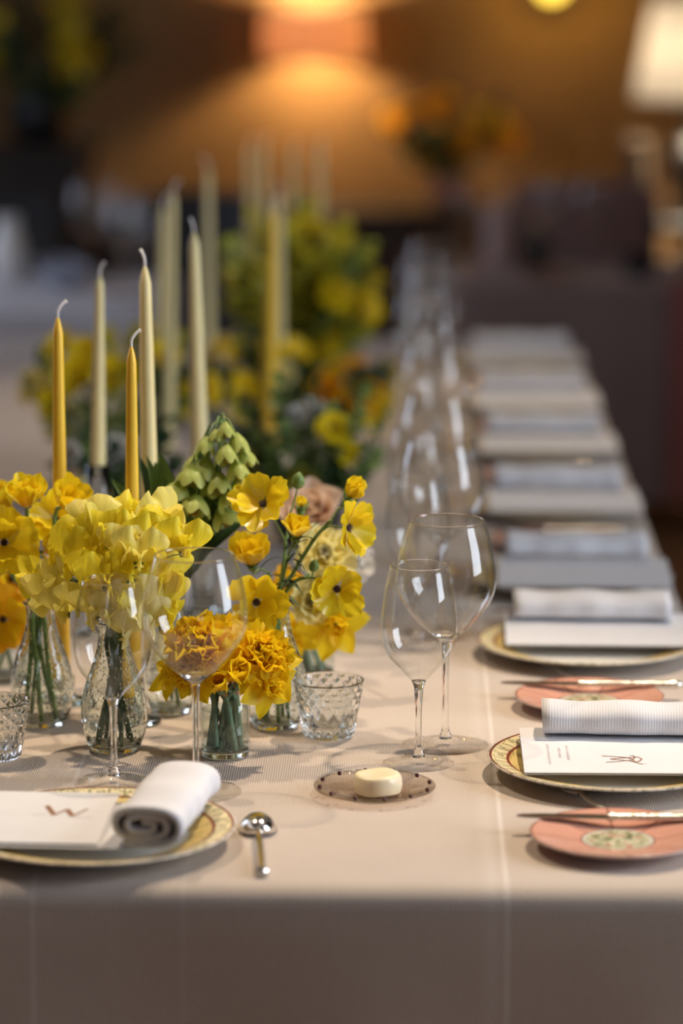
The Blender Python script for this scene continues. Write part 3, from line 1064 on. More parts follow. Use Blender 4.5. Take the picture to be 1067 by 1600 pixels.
LOGO_SIDE = strokes(MB(), [(side([(565, 125), (650, 130), (715, 136), (742, 148), (765, 172)]), 0.0016), (side([(580, 172), (650, 166), (715, 158), (745, 154), (768, 132), (752, 121), (733, 124)]), 0.0014),
                           (side([(610, 148), (670, 141), (730, 137), (782, 131), (804, 146), (790, 160), (765, 172)]), 0.0016), (side([(610, 148), (680, 155), (735, 162), (768, 174), (795, 184), (808, 181)]), 0.0014),
                           (side([(816, 181), (821, 183)]), 0.0012)], cz).mesh('emblem', M['ink'], False)
mb = MB()
qq = random.Random(5)
for cx_, y0, y1 in ((-0.084, 0.014, -0.050), (-0.073, 0.002, -0.028), (-0.065, 0.010, -0.034)):
    y = y0
    while y > y1:
        l = qq.choice((0.0022, 0.0030, 0.0042))
        strokes(mb, [([(cx_ - 0.0014, y), (cx_ + 0.0014, y - l * 0.5)], 0.0008), ([(cx_ + 0.0014, y - l * 0.6), (cx_ - 0.0010, y - l)], 0.0007)], cz)
        y -= l + qq.choice((0.0012, 0.0012, 0.003))
PRINT_SIDE = mb.mesh('small_print', M['greyink'], False)

# ------------------------------------------------------------------ cutlery
def blade_strip(outline, thick, mat, key, zf=lambda x: 0.0):
    """flat tapering bar along x from (x, half width)"""
    vs_, fs = [], []
    for x, hw in outline:
        z = zf(x)
        vs_ += [(x, -hw, z), (x, hw, z), (x, hw, z + thick), (x, -hw, z + thick)]
    n = len(outline)
    for i in range(n - 1):
        a, b = i * 4, i * 4 + 4
        for j in range(4):
            k = (j + 1) % 4
            fs.append((a + j, a + k, b + k, b + j))
    fs += [(3, 2, 1, 0), ((n - 1) * 4, (n - 1) * 4 + 1, (n - 1) * 4 + 2, (n - 1) * 4 + 3)]
    return MB().add(vs_, fs).mesh(key, M[mat], False)


KNIFE_BLADE = blade_strip([(-0.086, 0.0012), (-0.080, 0.0042), (-0.065, 0.0062), (-0.030, 0.0064), (-0.004, 0.0055), (0.0, 0.004)], 0.0016, 'steel', 'knife_blade')
mb = MB()
lathe([(0.0048, -0.002), (0.0062, 0.002), (0.0046, 0.006), (0.0040, 0.010), (0.0046, 0.03), (0.0054, 0.07), (0.0062, 0.098), (0.0068, 0.106), (0.0050, 0.112), (0.0004, 0.114)], 16, mb=mb)
mb.v = [(z, x * 0.95, y * 0.75 + 0.001) for x, y, z in mb.v]
KNIFE_HANDLE = mb.mesh('knife_handle', M['silver_worn'])


def fork_meshes():
    h = tube(spline([(-0.006, 0, 0.006), (0.02, 0, 0.0030), (0.05, 0, 0.0024), (0.085, 0, 0.0028), (0.10, 0, 0.0030)], 5), lambda t: 0.0018 + 0.0016 * t, 8)
    t = MB()
    for i in range(3):
        y = (i - 1) * 0.0046
        tube(spline([(-0.006, y * 0.6, 0.006), (-0.014, y, 0.0052), (-0.026, y, 0.0036), (-0.036, y, 0.0040)], 4), lambda q: 0.0014 * (1 - 0.5 * q), 6, t)
    return h.mesh('fork_handle', M['satin']), t.mesh('fork_tines', M['satin'])


FORK_H, FORK_T = fork_meshes()


# ------------------------------------------------------------------ seven place settings down the right side of the table
SETTING_Y = [3.048, 3.583, 3.965, 4.498, 5.026, 5.521, 6.098]
ORD = ['first', 'second', 'third', 'fourth', 'fifth', 'sixth', 'last']
GR = 'place settings along the right side of the table'
for k in range(7):
    q = random.Random(40 + k)
    dy = SETTING_Y[k] - SETTING_Y[0]
    o_ = ORD[k]
    where = f'at the {o_} right-hand setting from the front' if k < 6 else 'at the farthest right-hand setting'
    px_, py_ = 0.208, 3.048 + dy
    # charger
    ch = link('charger_plate', CHARGER, None, (px_, py_, TZ), (0, 0, q.random() * 6))
    tag(ch, f'gold painted charger plate {where}', 'plate', 'charger plates')
    # card: rests on the charger's well, overlapping the rim
    mc = thing('menu_card', f'white folded menu card {where}', 'menu card', (px_ + 0.014, py_ + (-0.003 if k == 0 else 0.029 if k == 1 else -0.016), TZ + 0.0203), R(-0.6 + (q.random() - 0.5) * 2), 'menu cards')
    link('front_leaf', FRONT_LEAF if k == 0 else FLAT_LEAF, mc)
    link('back_leaf', BACK_LEAF, mc)
    if k == 0:
        link('emblem', LOGO_SIDE, mc)
        link('small_print', PRINT_SIDE, mc)['kind'] = 'stuff'
    # napkin rests on the back half of card and plate
    nk = link('napkin', NAPKIN, None, (px_ + (0.009 if k else 0.020), py_ + (0.058 if k == 0 else 0.078), TZ + 0.0292), (0, 0, R(-1.5 + (q.random() - 0.5) * 2)))
    tag(nk, f'white rolled linen napkin {where}', 'napkin', 'rolled napkins')
    # bread plate towards the camera, knife across its far edge
    bp = link('bread_plate', BREAD, None, (px_ - 0.016 + 0.004 * math.sin(k), py_ - 0.257, TZ), (0, 0, q.random() * 0.6))
    tag(bp, f'small salmon pink bread plate {where}', 'plate', 'bread plates')
    kf = thing('butter_knife', f'silver butter knife across the pink plate {where}', 'knife', (px_ - 0.022, py_ - 0.215, TZ + 0.0165), R(-1.5), 'butter knives')
    link('blade', KNIFE_BLADE, kf)
    link('handle', KNIFE_HANDLE, kf)
    fk = thing('fork', f'slim silver fork beside the charger {where}', 'fork', (px_ - 0.040, py_ - 0.098, TZ + 0.0002), R(-66), 'forks')
    link('handle', FORK_H, fk, (0.0, 0, 0), None, (0.7, 1, 1))
    link('tines', FORK_T, fk)
    # two wine glasses
    wine_glass('s', (0.009, 3.087 + dy, TZ), f'slender white wine glass {where}', 'slender wine glasses on the right', q)
    wine_glass('l', (0.037, 3.163 + dy, TZ), f'wide balloon wine glass {where}', 'balloon wine glasses on the right', q)

# ------------------------------------------------------------------ place setting at the near end of the table
ch = link('charger_plate', CHARGER, None, (-0.290, 2.790, TZ), (0, 0, 1.3))
tag(ch, 'gold painted charger plate at the table end, under W menu card and upright-facing roll', 'plate', 'charger plates')
mc = thing('menu_card', 'white menu card with copper W, lying on charger at the near table end', 'menu card', (-0.386, 2.790, TZ + 0.0203), R(-2.5), 'menu cards')
link('front_leaf', NEAR_LEAF, mc)
link('back_leaf', BACK_LEAF, mc, (0.030, -0.004, 0))
link('emblem', LOGO_NEAR, mc)
link('small_print', LINES_NEAR, mc)['kind'] = 'stuff'
NAPKIN_NEAR = napkin_mesh(0.165, 0.036, 0.0180, 'napkin_near', 2.6, 0.0056)
nk = link('napkin', NAPKIN_NEAR, None, (-0.226, 2.786, TZ + 0.0222), (0, 0, R(90 - 8)))
tag(nk, 'white rolled napkin showing its folded end, on the charger at near table end', 'napkin', 'rolled napkins')
wine_glass('s', (-0.293,3.009,0.750), 'slender wine glass in front of sweet peas, behind the near W menu card', 'wine glasses of the near end setting')
wine_glass('l', (-0.209,2.973,0.750), 'balloon wine glass in front of the golden daffodil tumbler', 'wine glasses of the near end setting')
sp = thing('spoon', 'silver dessert spoon right of the charger at the near table end', 'spoon', (-0.142, 2.838, TZ + 0.0002), R(-86))
vs_, fs = [], []
for i in range(11):
    v = i / 10
    for j in range(13):
        u = -1 + j / 6
        x = -0.026 + 0.052 * v
        hw = 0.0180 * math.sqrt(max(0.0, 1 - ((v - 0.5) / 0.5) ** 2)) ** 0.9 * (1.05 - 0.18 * v) + 0.0004
        z = 0.0006 + 0.0155 * (1 - u * u) ** 0.7 * math.sqrt(max(0, 1 - (2 * v - 1) ** 2)) + 0.004 * v ** 3
        vs_.append((x, hw * u, z))
for i in range(10):
    for j in range(12):
        a = i * 13 + j
        fs.append((a, a + 13, a + 14, a + 1))
bo = link('bowl', MB().add(vs_, fs).mesh('spoon_bowl', M['silver']), sp)
so = bo.modifiers.new('thickness', 'SOLIDIFY')
so.thickness = 0.0009
so.offset = 1
hm = tube(spline([(0.018, 0, 0.0085), (0.030, 0, 0.0095), (0.055, 0, 0.0090), (0.10, 0, 0.0055), (0.138, 0, 0.0042), (0.150, 0, 0.0045)], 6), lambda t: 0.0020 + 0.0030 * t * t, 10)
hm.v = [(x, y * 1.25, max(0.0001, z)) for x, y, z in hm.v]
link('handle', hm.mesh('spoon_handle', M['silver']), sp)

# ------------------------------------------------------------------ butter dish and votives
bd = thing('butter_dish', 'round smoky glass dish with dark beads round its rim, holding butter', 'dish', (-0.034,2.969,0.750))
prof = [(0.0004, 0.001), (0.034, 0.0008), (0.038, 0.002), (0.052, 0.0058), (0.0590, 0.0082), (0.0598, 0.0094), (0.0588, 0.0100), (0.051, 0.0082), (0.0375, 0.0045), (0.033, 0.0036), (0.0004, 0.0036)]
link('plate', lathe(prof, 72).mesh('dish', M['smoke']), bd)
bm = MB()
ball(bm, (0, 0, 0), 0.0023, 10, 6)
BEAD = bm.mesh('bead', M['bead'])
for i in range(12):
    a = 2 * PI * (i + 0.35) / 12
    link('bead', BEAD, bd, (0.0545 * math.cos(a), 0.0545 * math.sin(a), 0.0100))
bt = lathe(smooth_profile([(0.0003, 0.0), (0.020, 0.0002), (0.0232, 0.004), (0.0240, 0.010), (0.0228, 0.0165), (0.0195, 0.0192), (0.012, 0.0190), (0.0003, 0.0184)], 4), 40)
bt.v = [(x * (1 + 0.02 * math.sin(3 * y * 300)), y, z + 0.0006 * math.sin(x * 160)) for x, y, z in bt.v]
bt = link('butter', bt.mesh('butter', M['butter']), None, (-0.031,2.963,0.754))
tag(bt, 'pale yellow round of butter on the beaded glass dish', 'butter')


def votive_mesh():
    H, NS, NZ = 0.062, 160, 44
    vs_, fs = [], []
    N = 16
    for i in range(NZ + 1):
        t = i / NZ
        z = 0.001 + (H - 0.001) * t
        r = 0.0262 + (0.0372 - 0.0262) * t ** 0.85
        if t < 0.08:
            r -= 0.0035 * (1 - t / 0.08) ** 2
        for j in range(NS):
            a = j / NS * N
            # crossing grooves make diamonds; upper band of small diamonds, long facets below
            if t > 0.58:
                g1 = abs(((a + (t - 0.58) * 4.8) % 1.0) - 0.5) * 2
                g2 = abs(((a - (t - 0.58) * 4.8) % 1.0) - 0.5) * 2
                amp = 0.0022
            else:
                g1 = abs(((a + t * 1.7) % 1.0) - 0.5) * 2
                g2 = abs(((a - t * 1.7) % 1.0) - 0.5) * 2
                amp = 0.0026
            edge = min(1.0, (1 - t) / 0.05) * min(1.0, t / 0.1)
            rr = r - amp * (1 - min(g1, g2)) ** 2 * edge
            an = 2 * PI * j / NS
            vs_.append((rr * math.cos(an), rr * math.sin(an), z))
    inner = [(0.0345, H + 0.0002), (0.0338, H - 0.003), (0.0300, H * 0.6), (0.0235, 0.017), (0.018, 0.012), (0.0003, 0.011)]
    base = (NZ + 1) * NS
    for r, z in inner:
        for j in range(NS):
            an = 2 * PI * j / NS
            vs_.append((r * math.cos(an), r * math.sin(an), z))
    rows = NZ + 1 + len(inner)
    for i in range(rows - 1):
        for j in range(NS):
            k = (j + 1) % NS
            fs.append((i * NS + j, i * NS + k, (i + 1) * NS + k, (i + 1) * NS + j))
    fs.append(tuple(reversed(range(NS))))
    fs.append(tuple(range((rows - 1) * NS, rows * NS)))
    return MB().add(vs_, fs).mesh('votive', M['cut'])


VOT = votive_mesh()
v1 = link('votive_holder', VOT, None, (-0.085,3.192,0.750))
tag(v1, 'clear cut glass votive beside the daffodil tumbler, behind the butter dish', 'votive holder', 'cut glass votives')
v2 = link('votive_holder', VOT, None, (-0.423,3.095,0.750), (0, 0, 0.4))
tag(v2, 'clear cut glass votive at the left edge, in front of the ranunculus vase', 'votive holder', 'cut glass votives')

# ------------------------------------------------------------------ vases
def bottle_vase(loc, label, s=1.0, sr=1.0, rz=0.0):
    t = thing('bottle_vase', label, 'vase', loc, rz, 'seeded glass bottle vases')
    out = smooth_profile([(0.0003, 0.0010), (0.020, 0.0006), (0.0255, 0.004), (0.0312, 0.020), (0.0335, 0.042), (0.0300, 0.066), (0.0225, 0.088), (0.0170, 0.106), (0.0152, 0.120), (0.0160, 0.128), (0.0190, 0.1335)], 4)
    inn = smooth_profile([(0.0172, 0.1340), (0.0140, 0.127), (0.0130, 0.119), (0.0148, 0.105), (0.0200, 0.087), (0.0274, 0.065), (0.0309, 0.042), (0.0287, 0.021), (0.0232, 0.009), (0.0170, 0.0065), (0.0003, 0.0064)], 4)
    out = [(r * sr, z * s) for r, z in out]
    inn = [(r * sr, z * s) for r, z in inn]
    link('glass_body', lathe(out + inn, 56, mod=lambda i, a: 0.0).mesh('glass_body', M['vase']), t)
    return t


def tumbler(loc, label, r=0.0258, h=0.064, fill=0.78, name='tumbler_vase'):
    t = thing(name, label, 'vase', loc, 0, 'straight glass tumbler vases')
    prof = [(0.0003, 0.0012), (r - 0.004, 0.0006), (r - 0.0012, 0.0022), (r, 0.006), (r, h - 0.001), (r - 0.0006, h), (r - 0.0014, h - 0.0006), (r - 0.0018, 0.012), (r - 0.0034, 0.0092), (0.0003, 0.0088)]
    link('glass_body', lathe(prof, 56).mesh('glass_body', M['vasewall']), t)
    link('base', lathe([(0.0003, 0.0014), (r - 0.004, 0.0010), (r - 0.0016, 0.0026), (r - 0.0019, 0.0082), (0.0003, 0.0084)], 48).mesh('base', M['tumbler']), t)
    ri = r - 0.0020
    w_ = [(0.0003, 0.0090), (ri - 0.0015, 0.0094), (ri, 0.0125), (ri, h * fill), (ri - 0.001, h * fill - 0.0004), (0.0003, h * fill - 0.0006)]
    link('water', lathe(w_, 48).mesh('water', M['stillwater']), t)
    return t


VA, VB, VC, VD = (-0.391,3.240,0.750), (-0.304,3.134,0.750), (-0.258,3.299,0.750), (-0.142,3.234,0.750)
TG, VE, VF = (-0.189,3.113,0.750), (-0.111,3.471,0.750), (-0.459,3.438,0.750)
bottle_vase(VA, 'seeded glass bottle vase of butterfly ranunculus at the left, behind the votive', 1.0, 1.0)
bottle_vase(VB, 'seeded glass bottle vase of lemon sweet peas behind the slender left wine glass', 1.02, 1.02, 1.0)
bottle_vase(VC, 'seeded glass bottle vase of green fritillaria, behind the balloon glass', 1.05, 0.9, 2.0)
bottle_vase(VD, 'seeded glass bottle vase of ranunculus beside the cut glass votive', 1.03, 0.98, 3.0)
tumbler(TG, 'small clear tumbler of golden double daffodils, water and thick stems inside')
tumbler(VE, 'dark stemmed glass tumbler behind the votive, holding pale doubles and a daffodil', 0.026, 0.075, 0.8)
tumbler(VF, 'glass tumbler at the left edge below the orange ranunculus', 0.026, 0.072, 0.8)


def fl_stem(root, pts, rad=0.0015, mat='stem', name='stem', seg=8):
    m = tube(spline(pts, 6), rad if callable(rad) else (lambda t: rad * (1.12 - 0.25 * t)), seg)
    return link(name, m.mesh('stem', M[mat]), root)


def flower(name, label, cat, base, mouth, kind, head, face, size, q, group=None, mat='stem', rad=0.0014, leaves=(), bow=0.0, extra=()):
    """one cut flower standing in its vase: stem from the vase bottom through the mouth to the head"""
    root = thing(name, label, cat, base, 0, group)
    h, m = rel(head, base), rel(mouth, base)
    f = Vector(face).normalized()
    neck = h - f * 0.015
    mid = m.lerp(neck, 0.5) + Vector((bow, 0, 0.006))
    fl_stem(root, [(0, 0, 0), m * 0.5 + Vector((m.x * 0.1, 0, 0)), m, mid, neck, h - f * 0.002], rad, mat)
    blossom(root, kind, h, f, size, q)
    for (t, d, L, shape, lm) in leaves:
        p = m.lerp(neck, t)
        leaf_at(root, p, d, L, shape, lm, q)
    return root


def nth(i):
    ones = ['first', 'second', 'third', 'fourth', 'fifth', 'sixth', 'seventh', 'eighth', 'ninth', 'tenth', 'eleventh', 'twelfth', 'thirteenth', 'fourteenth', 'fifteenth', 'sixteenth', 'seventeenth', 'eighteenth', 'nineteenth', 'twentieth']
    return ones[i] if i < 20 else 'twenty-' + ones[i - 20] if i < 29 else 'thirtieth'


CAMD = (0.0, -0.95, 0.30)


def bud(root, pos, d, r=0.0065, mat='stem', q=rnd):
    mb = MB()
    lathe([(r * 0.2, -r * 1.1), (r * 0.75, -r * 0.75), (r, 0), (r * 0.8, r * 0.8), (r * 0.3, r * 1.35), (0.0004, r * 1.5)], 10, mb=mb, mod=lambda i, a: r * 0.05 * math.cos(5 * a))
    return link('bud', mb.mesh('bud', M[mat]), root, pos, face_quat(d))


def vase_mouth(v, s=1.0):
    return (v[0], v[1], v[2] + 0.128 * s)


_turn = [0.0]


def in_vase(v, q, r=0.019, z=0.008):
    _turn[0] += 2.39996
    a = _turn[0]
    return (v[0] + r * math.cos(a), v[1] + r * math.sin(a), v[2] + z)


def off(p, dx=0, dy=0, dz=0):
    return (p[0] + dx, p[1] + dy, p[2] + dz)


# ---- bouquet A: butterfly ranunculus in the left bottle vase
q = random.Random(11)
mA = vase_mouth(VA)
GA = 'butterfly ranunculus of the left bottle vase'
for kind, head, face, size, lab, bow in (
    ('ranunculus_cup', (-0.401,3.220,0.990), (0.05, -0.35, 0.93), 0.052, 'upright yellow ranunculus cup, highest bloom in the left bottle vase', -0.004),
    ('ranunculus_cup', (-0.367,3.250,0.985), (0.55, -0.55, 0.60), 0.050, 'yellow ranunculus turned to the right in front of the yellow candle', 0.006),
    ('ranunculus', (-0.423,3.200,0.955), (0.08, -0.95, 0.22), 0.076, 'wide open yellow ranunculus with dark eye cut by the left edge', -0.01),
    ('ranunculus', (-0.380,3.300,0.961), (0.2, -0.85, 0.45), 0.060, 'yellow ranunculus with dark eye half hidden behind the left group', 0.004),
    ('ranunculus_cup', (-0.434,3.330,0.967), (-0.5, -0.5, 0.6), 0.056, 'yellow ranunculus behind, at the left edge above the open bloom', -0.006),
    ('ranunculus_cup', (-0.381,3.210,0.943), (0.70, -0.65, 0.30), 0.050, 'yellow ranunculus nodding right, between left bloom and the sweet peas', 0.002)):
    flower('butterfly_ranunculus', lab, 'flower', in_vase(VA, q), off(mA, (q.random() - 0.5) * 0.016, (q.random() - 0.5) * 0.014), kind, head, face, size, q, GA, 'stem', 0.0024,
           leaves=[(0.25, (q.random() - 0.5, -0.4, 0.5), 0.03, 'curl', 'leaf'), (0.5, (q.random() - 0.5, -0.3, 0.6), 0.026, 'curl', 'leaf')], bow=bow)

# ---- bouquet F: orange ranunculus at the left edge
mF = (VF[0], VF[1], VF[2] + 0.07)
for kind, head, face, size, lab in (
    ('orange_ranunculus', (-0.450,3.380,0.834), (0.12, -0.97, 0.1), 0.074, 'orange yellow ranunculus with dark eye above the left edge tumbler'),
    ('orange_ranunculus', (-0.450,3.460,0.863), (0.25, -0.8, 0.45), 0.066, 'deep orange ranunculus behind the left bottle vase'),
    ('orange_ranunculus', (-0.447,3.500,0.821), (0.6, -0.7, 0.2), 0.056, 'small orange ranunculus peeping out left of the bottle vase neck')):
    flower('orange_ranunculus', lab, 'flower', in_vase(VF, q, 0.012, 0.0095), off(mF, (q.random() - 0.5) * 0.02), kind, head, face, size, q, 'orange ranunculus at the left edge', 'darkstem', 0.0022)

# ---- bouquet B: sweet peas
q = random.Random(23)
mB = vase_mouth(VB, 1.02)
peas = [
    ('lemon sweet pea stem crowning the bunch, touching the shorter yellow candle', [(-0.286,3.150,0.997), (-0.262,3.130,0.986), (-0.305,3.170,0.981), (-0.277,3.100,0.981)], 'pea'),
    ('lemon sweet pea stem reaching out to the right beside the balloon glass', [(-0.230,3.100,0.972), (-0.249,3.160,0.987), (-0.253,3.120,0.972)], 'pea'),
    ('lemon sweet pea stem hanging right behind the balloon wine glass', [(-0.247,3.120,0.938), (-0.252,3.110,0.913), (-0.260,3.100,0.939), (-0.256,3.140,0.889)], 'pea'),
    ('lemon sweet pea stem filling the middle of the bunch', [(-0.272,3.070,0.967), (-0.289,3.080,0.972), (-0.263,3.090,0.967), (-0.279,3.070,0.949)], 'pea'),
    ('lemon sweet pea stem at upper left with the palest upright banner', [(-0.322,3.120,0.998), (-0.335,3.140,0.979), (-0.307,3.100,0.981), (-0.317,3.100,0.965)], 'pea'),
    ('lemon sweet pea stem spreading left over the ranunculus vase mouth', [(-0.355,3.120,0.933), (-0.368,3.130,0.914), (-0.354,3.140,0.955), (-0.339,3.110,0.951), (-0.381,3.150,0.926)], 'pea'),
    ('lemon sweet pea stem low in the bunch, behind the slender wine glass rim', [(-0.303,3.070,0.943), (-0.322,3.080,0.939), (-0.293,3.080,0.928), (-0.333,3.090,0.919), (-0.347,3.100,0.910)], 'pea'),
    ('pale cream sweet pea stem drooping over the bottle vase mouth', [(-0.316,3.080,0.911), (-0.299,3.070,0.912), (-0.276,3.080,0.915), (-0.264,3.090,0.895), (-0.288,3.070,0.895)], 'paleyellow'),
]
for lab, heads, mat in peas:
    base = in_vase(VB, q, 0.019)
    root = thing('sweet_pea', lab, 'flower', base, 0, 'sweet peas of the middle bottle vase')
    m = rel(off(mB, (q.random() - 0.5) * 0.016, (q.random() - 0.5) * 0.016), base)
    cen = Vector((0, 0, 0))
    heads = [off(h, 0, 0, -0.009) for h in heads]
    for h in heads:
        cen += rel(h, base) / len(heads)
    tip = cen + Vector((0, 0.02, 0.0))
    fl_stem(root, [(0, 0, 0), m * 0.5 + Vector((m.x * 0.12, m.y * 0.1, 0)), m, m.lerp(tip, 0.6) + Vector((0, 0.006, 0.012)), tip], 0.0022, 'darkstem')
    ctr = Vector((-0.304,3.160,0.938))
    for h in heads:
        hr = rel(h, base)
        a = tip.lerp(m, 0.2 + 0.25 * q.random())
        fl_stem(root, [a, a.lerp(hr, 0.6) + Vector((0, -0.004, 0.005)), hr], 0.0008, 'stem', 'flower_stalk', 5)
        f = (Vector(h) - ctr).normalized() * 0.9 + Vector((0, -0.75, 0.1)) + Vector(((q.random() - 0.5), 0, (q.random() - 0.5))) * 0.5
        pea_floret(root, hr, f, 0.044 * (0.92 + 0.26 * q.random()), q, mat if q.random() < 0.75 else 'pealight')

# ---- bouquet C: fritillaria
q = random.Random(31)
mC = vase_mouth(VC, 1.05)


def bell_mesh():
    mb = MB()
    for i in range(6):
        v, f, uv = petal_grid(1.0, 0.80, 'oval', cup=0.55, bend=0.0, nu=6, nv=7, seed=i)
        # wrap into a hanging bell: y runs down (-z), radius opens then flares
        vv = []
        for (x, y, z) in v:
            t = max(0, y)
            r = 0.10 + 0.42 * math.sin(min(1, t * 1.25) * PI * 0.5) + 0.16 * max(0, t - 0.72) - z * 0.10 + (0.02 if i % 2 else 0)
            a = x / max(0.25, r) * 0.86 + i * PI / 3
            vv.append((r * math.cos(a), r * math.sin(a), -t))
        mb.add(vv, f, uv)
    return mb


BELL = bell_mesh().mesh('bell', M['bell'])
mb = MB()
for i in range(6):
    a = i * PI / 3
    tube(spline([(0, 0, -0.1), (0.10 * math.cos(a), 0.10 * math.sin(a), -0.6), (0.12 * math.cos(a), 0.12 * math.sin(a), -0.95)], 3), 0.028, 5, mb)
STAMEN = mb.mesh('stamens', M['yellow_eye'])
frits = [
    ('tall pale green fritillaria spire rising behind the balloon glass', (-0.204,3.330,1.068), (-0.216,3.340,0.963),
     [(352,668,22),(337,677,17),(324,692,24),(368,688,27),(353,706,28),(379,712,25),(323,728,32),(306,722,22),(367,733,30),(342,752,30),(370,757,28),(318,708,24)]),
    ('shorter fritillaria stem with wide drooping bells, left of the tall spire', (-0.225,3.300,1.020), (-0.232,3.320,0.952),
     [(300,745,38),(283,768,34),(304,790,38),(348,783,34),(342,808,32),(268,788,28),(325,762,28)]),
]
for lab, top, low, bells in frits:
    base = in_vase(VC, q, 0.012)
    root = thing('fritillaria', lab, 'flower', base, 0, 'green fritillaria')
    m = rel(off(mC, (q.random() - 0.5) * 0.01), base)
    t_, l_ = rel(top, base), rel(low, base)
    spine = [(0, 0, 0), m * 0.6, m, l_, l_.lerp(t_, 0.5) + Vector((0.003, 0, 0)), t_]
    fl_stem(root, spine, 0.0026, 'stem')
    BELLS = {'tall': [(-0.198,3.300,1.068), (-0.208,3.300,1.060), (-0.217,3.300,1.052), (-0.187,3.300,1.056), (-0.197,3.290,1.046), (-0.180,3.310,1.038), (-0.218,3.300,1.030), (-0.231,3.320,1.028), (-0.187,3.290,1.029), (-0.204,3.290,1.015), (-0.186,3.300,1.009), (-0.224,3.340,1.034)],
             'short': [(-0.231,3.290,1.022), (-0.243,3.290,1.005), (-0.228,3.280,0.992), (-0.200,3.290,0.994), (-0.205,3.300,0.975), (-0.257,3.310,0.985), (-0.217,3.300,1.005)]}
    for i, (p, (bx, by, s)) in enumerate(zip(BELLS['tall' if lab.startswith('tall') else 'short'], bells)):
        pr = rel(p, base)
        # nearest point on the spine for the little stalk
        sx_ = min(spline(spine, 12), key=lambda c: (c - pr - Vector((0, 0, 0.01))).length)
        fl_stem(root, [sx_, (sx_ + pr) / 2 + Vector((0, -0.002, 0.006)), pr], 0.0009, 'stem', 'flower_stalk', 5)
        out_ = (pr - sx_)
        tilt = Vector((out_.x * 14, out_.y * 14 - 0.25, 1.0))
        sc = s / 1390.0 * (1.04 if s > 32 else 1.22)
        wide_ = not lab.startswith('tall')
        k_t = 26 if wide_ else 12
        b = link('bell', BELL, root, pr, face_quat((-out_.x * k_t, -out_.y * k_t * 0.5 + 0.12, 1.0), q.random() * 6), (sc * 1.12, sc * 1.12, sc * 0.86) if wide_ else (sc * 0.96, sc * 0.96, sc))
        link('stamens', STAMEN, b)
    for (dx, dz, L, sh) in ((-0.6, 0.8, 0.12, 'blade'), (0.45, 0.9, 0.11, 'blade'), (-0.9, 0.6, 0.10, 'blade'), (0.15, 1.0, 0.13, 'blade'), (-0.3, 0.9, 0.12, 'blade'), (0.75, 0.6, 0.09, 'blade'), (-0.75, 0.75, 0.13, 'wide'), (0.3, 0.9, 0.12, 'wide'), (-0.15, 1.0, 0.12, 'wide'), (0.6, 0.85, 0.11, 'wide')):
        leaf_at(root, m.lerp(l_, 0.15 + 0.4 * q.random()), (dx, -0.25 + 0.3 * q.random(), dz), L, sh, q.choice(('leaf', 'darkleaf', 'leaf')), q, up=(0, -1, 0.3))

# ---- bouquet D: branching butterfly ranunculus
q = random.Random(43)
mD = vase_mouth(VD, 1.03)
GD = 'butterfly ranunculus of the right bottle vase'


def branched(lab, fork, heads, buds=(), curls=4):
    base = in_vase(VD, q, 0.014)
    root = thing('butterfly_ranunculus', lab, 'flower', base, 0, GD)
    m = rel(off(mD, (q.random() - 0.5) * 0.010, (q.random() - 0.5) * 0.010), base)
    fpts = [rel(p, base) for p in fork]
    fl_stem(root, [(0, 0, 0), m * 0.5 + Vector((m.x * 0.1, 0, 0)), m] + fpts, 0.0022, 'stem')
    for kind, head, face, size, at in heads:
        h = rel(head, base)
        f = Vector(face).normalized()
        a = fpts[at]
        neck = h - f * 0.014
        fl_stem(root, [a, a.lerp(neck, 0.55) + Vector((0, 0.002, 0.004)), neck, h - f * 0.002], 0.0011, 'stem', 'flower_stalk', 5)
        if kind == 'bud':
            bud(root, h, f, size)
        else:
            blossom(root, kind, h, f, size * 0.94, q)
            if kind != 'ranunculus':
                link('sepals', calyx_mesh('sepals', 0.006), root, h - f * 0.004, face_quat(f))
    P = [m] + fpts
    for i in range(curls):
        a = P[i % (len(P) - 1)].lerp(P[i % (len(P) - 1) + 1], 0.35 + 0.6 * q.random())
        leaf_at(root, a, ((q.random() - 0.5) * 2, -0.4, 0.55), 0.024 + 0.014 * q.random(), 'curl', 'darkleaf', q)
    return root


branched('ranunculus branch leaning right with two blooms beside the slender wine glass', [(-0.125,3.230,0.915), (-0.109,3.220,0.943), (-0.097,3.220,0.961), (-0.082,3.220,0.977)],
         [('ranunculus_bud', (-0.064,3.220,1.000), (0.5, -0.3, 0.8), 0.029, 3), ('ranunculus', (-0.064,3.200,0.972), (0.72, -0.62, 0.05), 0.058, 2)], curls=7)
branched('ranunculus branch carrying the lowest right bloom with a dark eye', [(-0.132,3.220,0.897), (-0.120,3.210,0.913), (-0.109,3.200,0.919)],
         [('ranunculus', (-0.076,3.180,0.911), (0.15, -0.97, 0.12), 0.060, 2), ('bud', (-0.101,3.220,0.927), (0.2, -0.1, 0.9), 0.0055, 2)], curls=6)
branched('ranunculus stem with the highest bloom of the right bottle vase and a bud', [(-0.137,3.240,0.902), (-0.133,3.250,0.931), (-0.132,3.250,0.948)],
         [('ranunculus', (-0.154,3.220,0.993), (-0.12, -0.80, 0.58), 0.066, 2), ('bud', (-0.119,3.260,1.010), (0.15, -0.1, 1.0), 0.0072, 2), ('ranunculus_bud', (-0.116,3.270,0.981), (0.1, -0.2, 1), 0.016, 2)], curls=6)
branched('ranunculus stem with a half closed bloom in the middle of the right bottle vase', [(-0.135,3.220,0.910), (-0.128,3.220,0.938)],
         [('ranunculus_cup', (-0.119,3.200,0.964), (0.15, -0.35, 0.95), 0.040, 1)], curls=5)
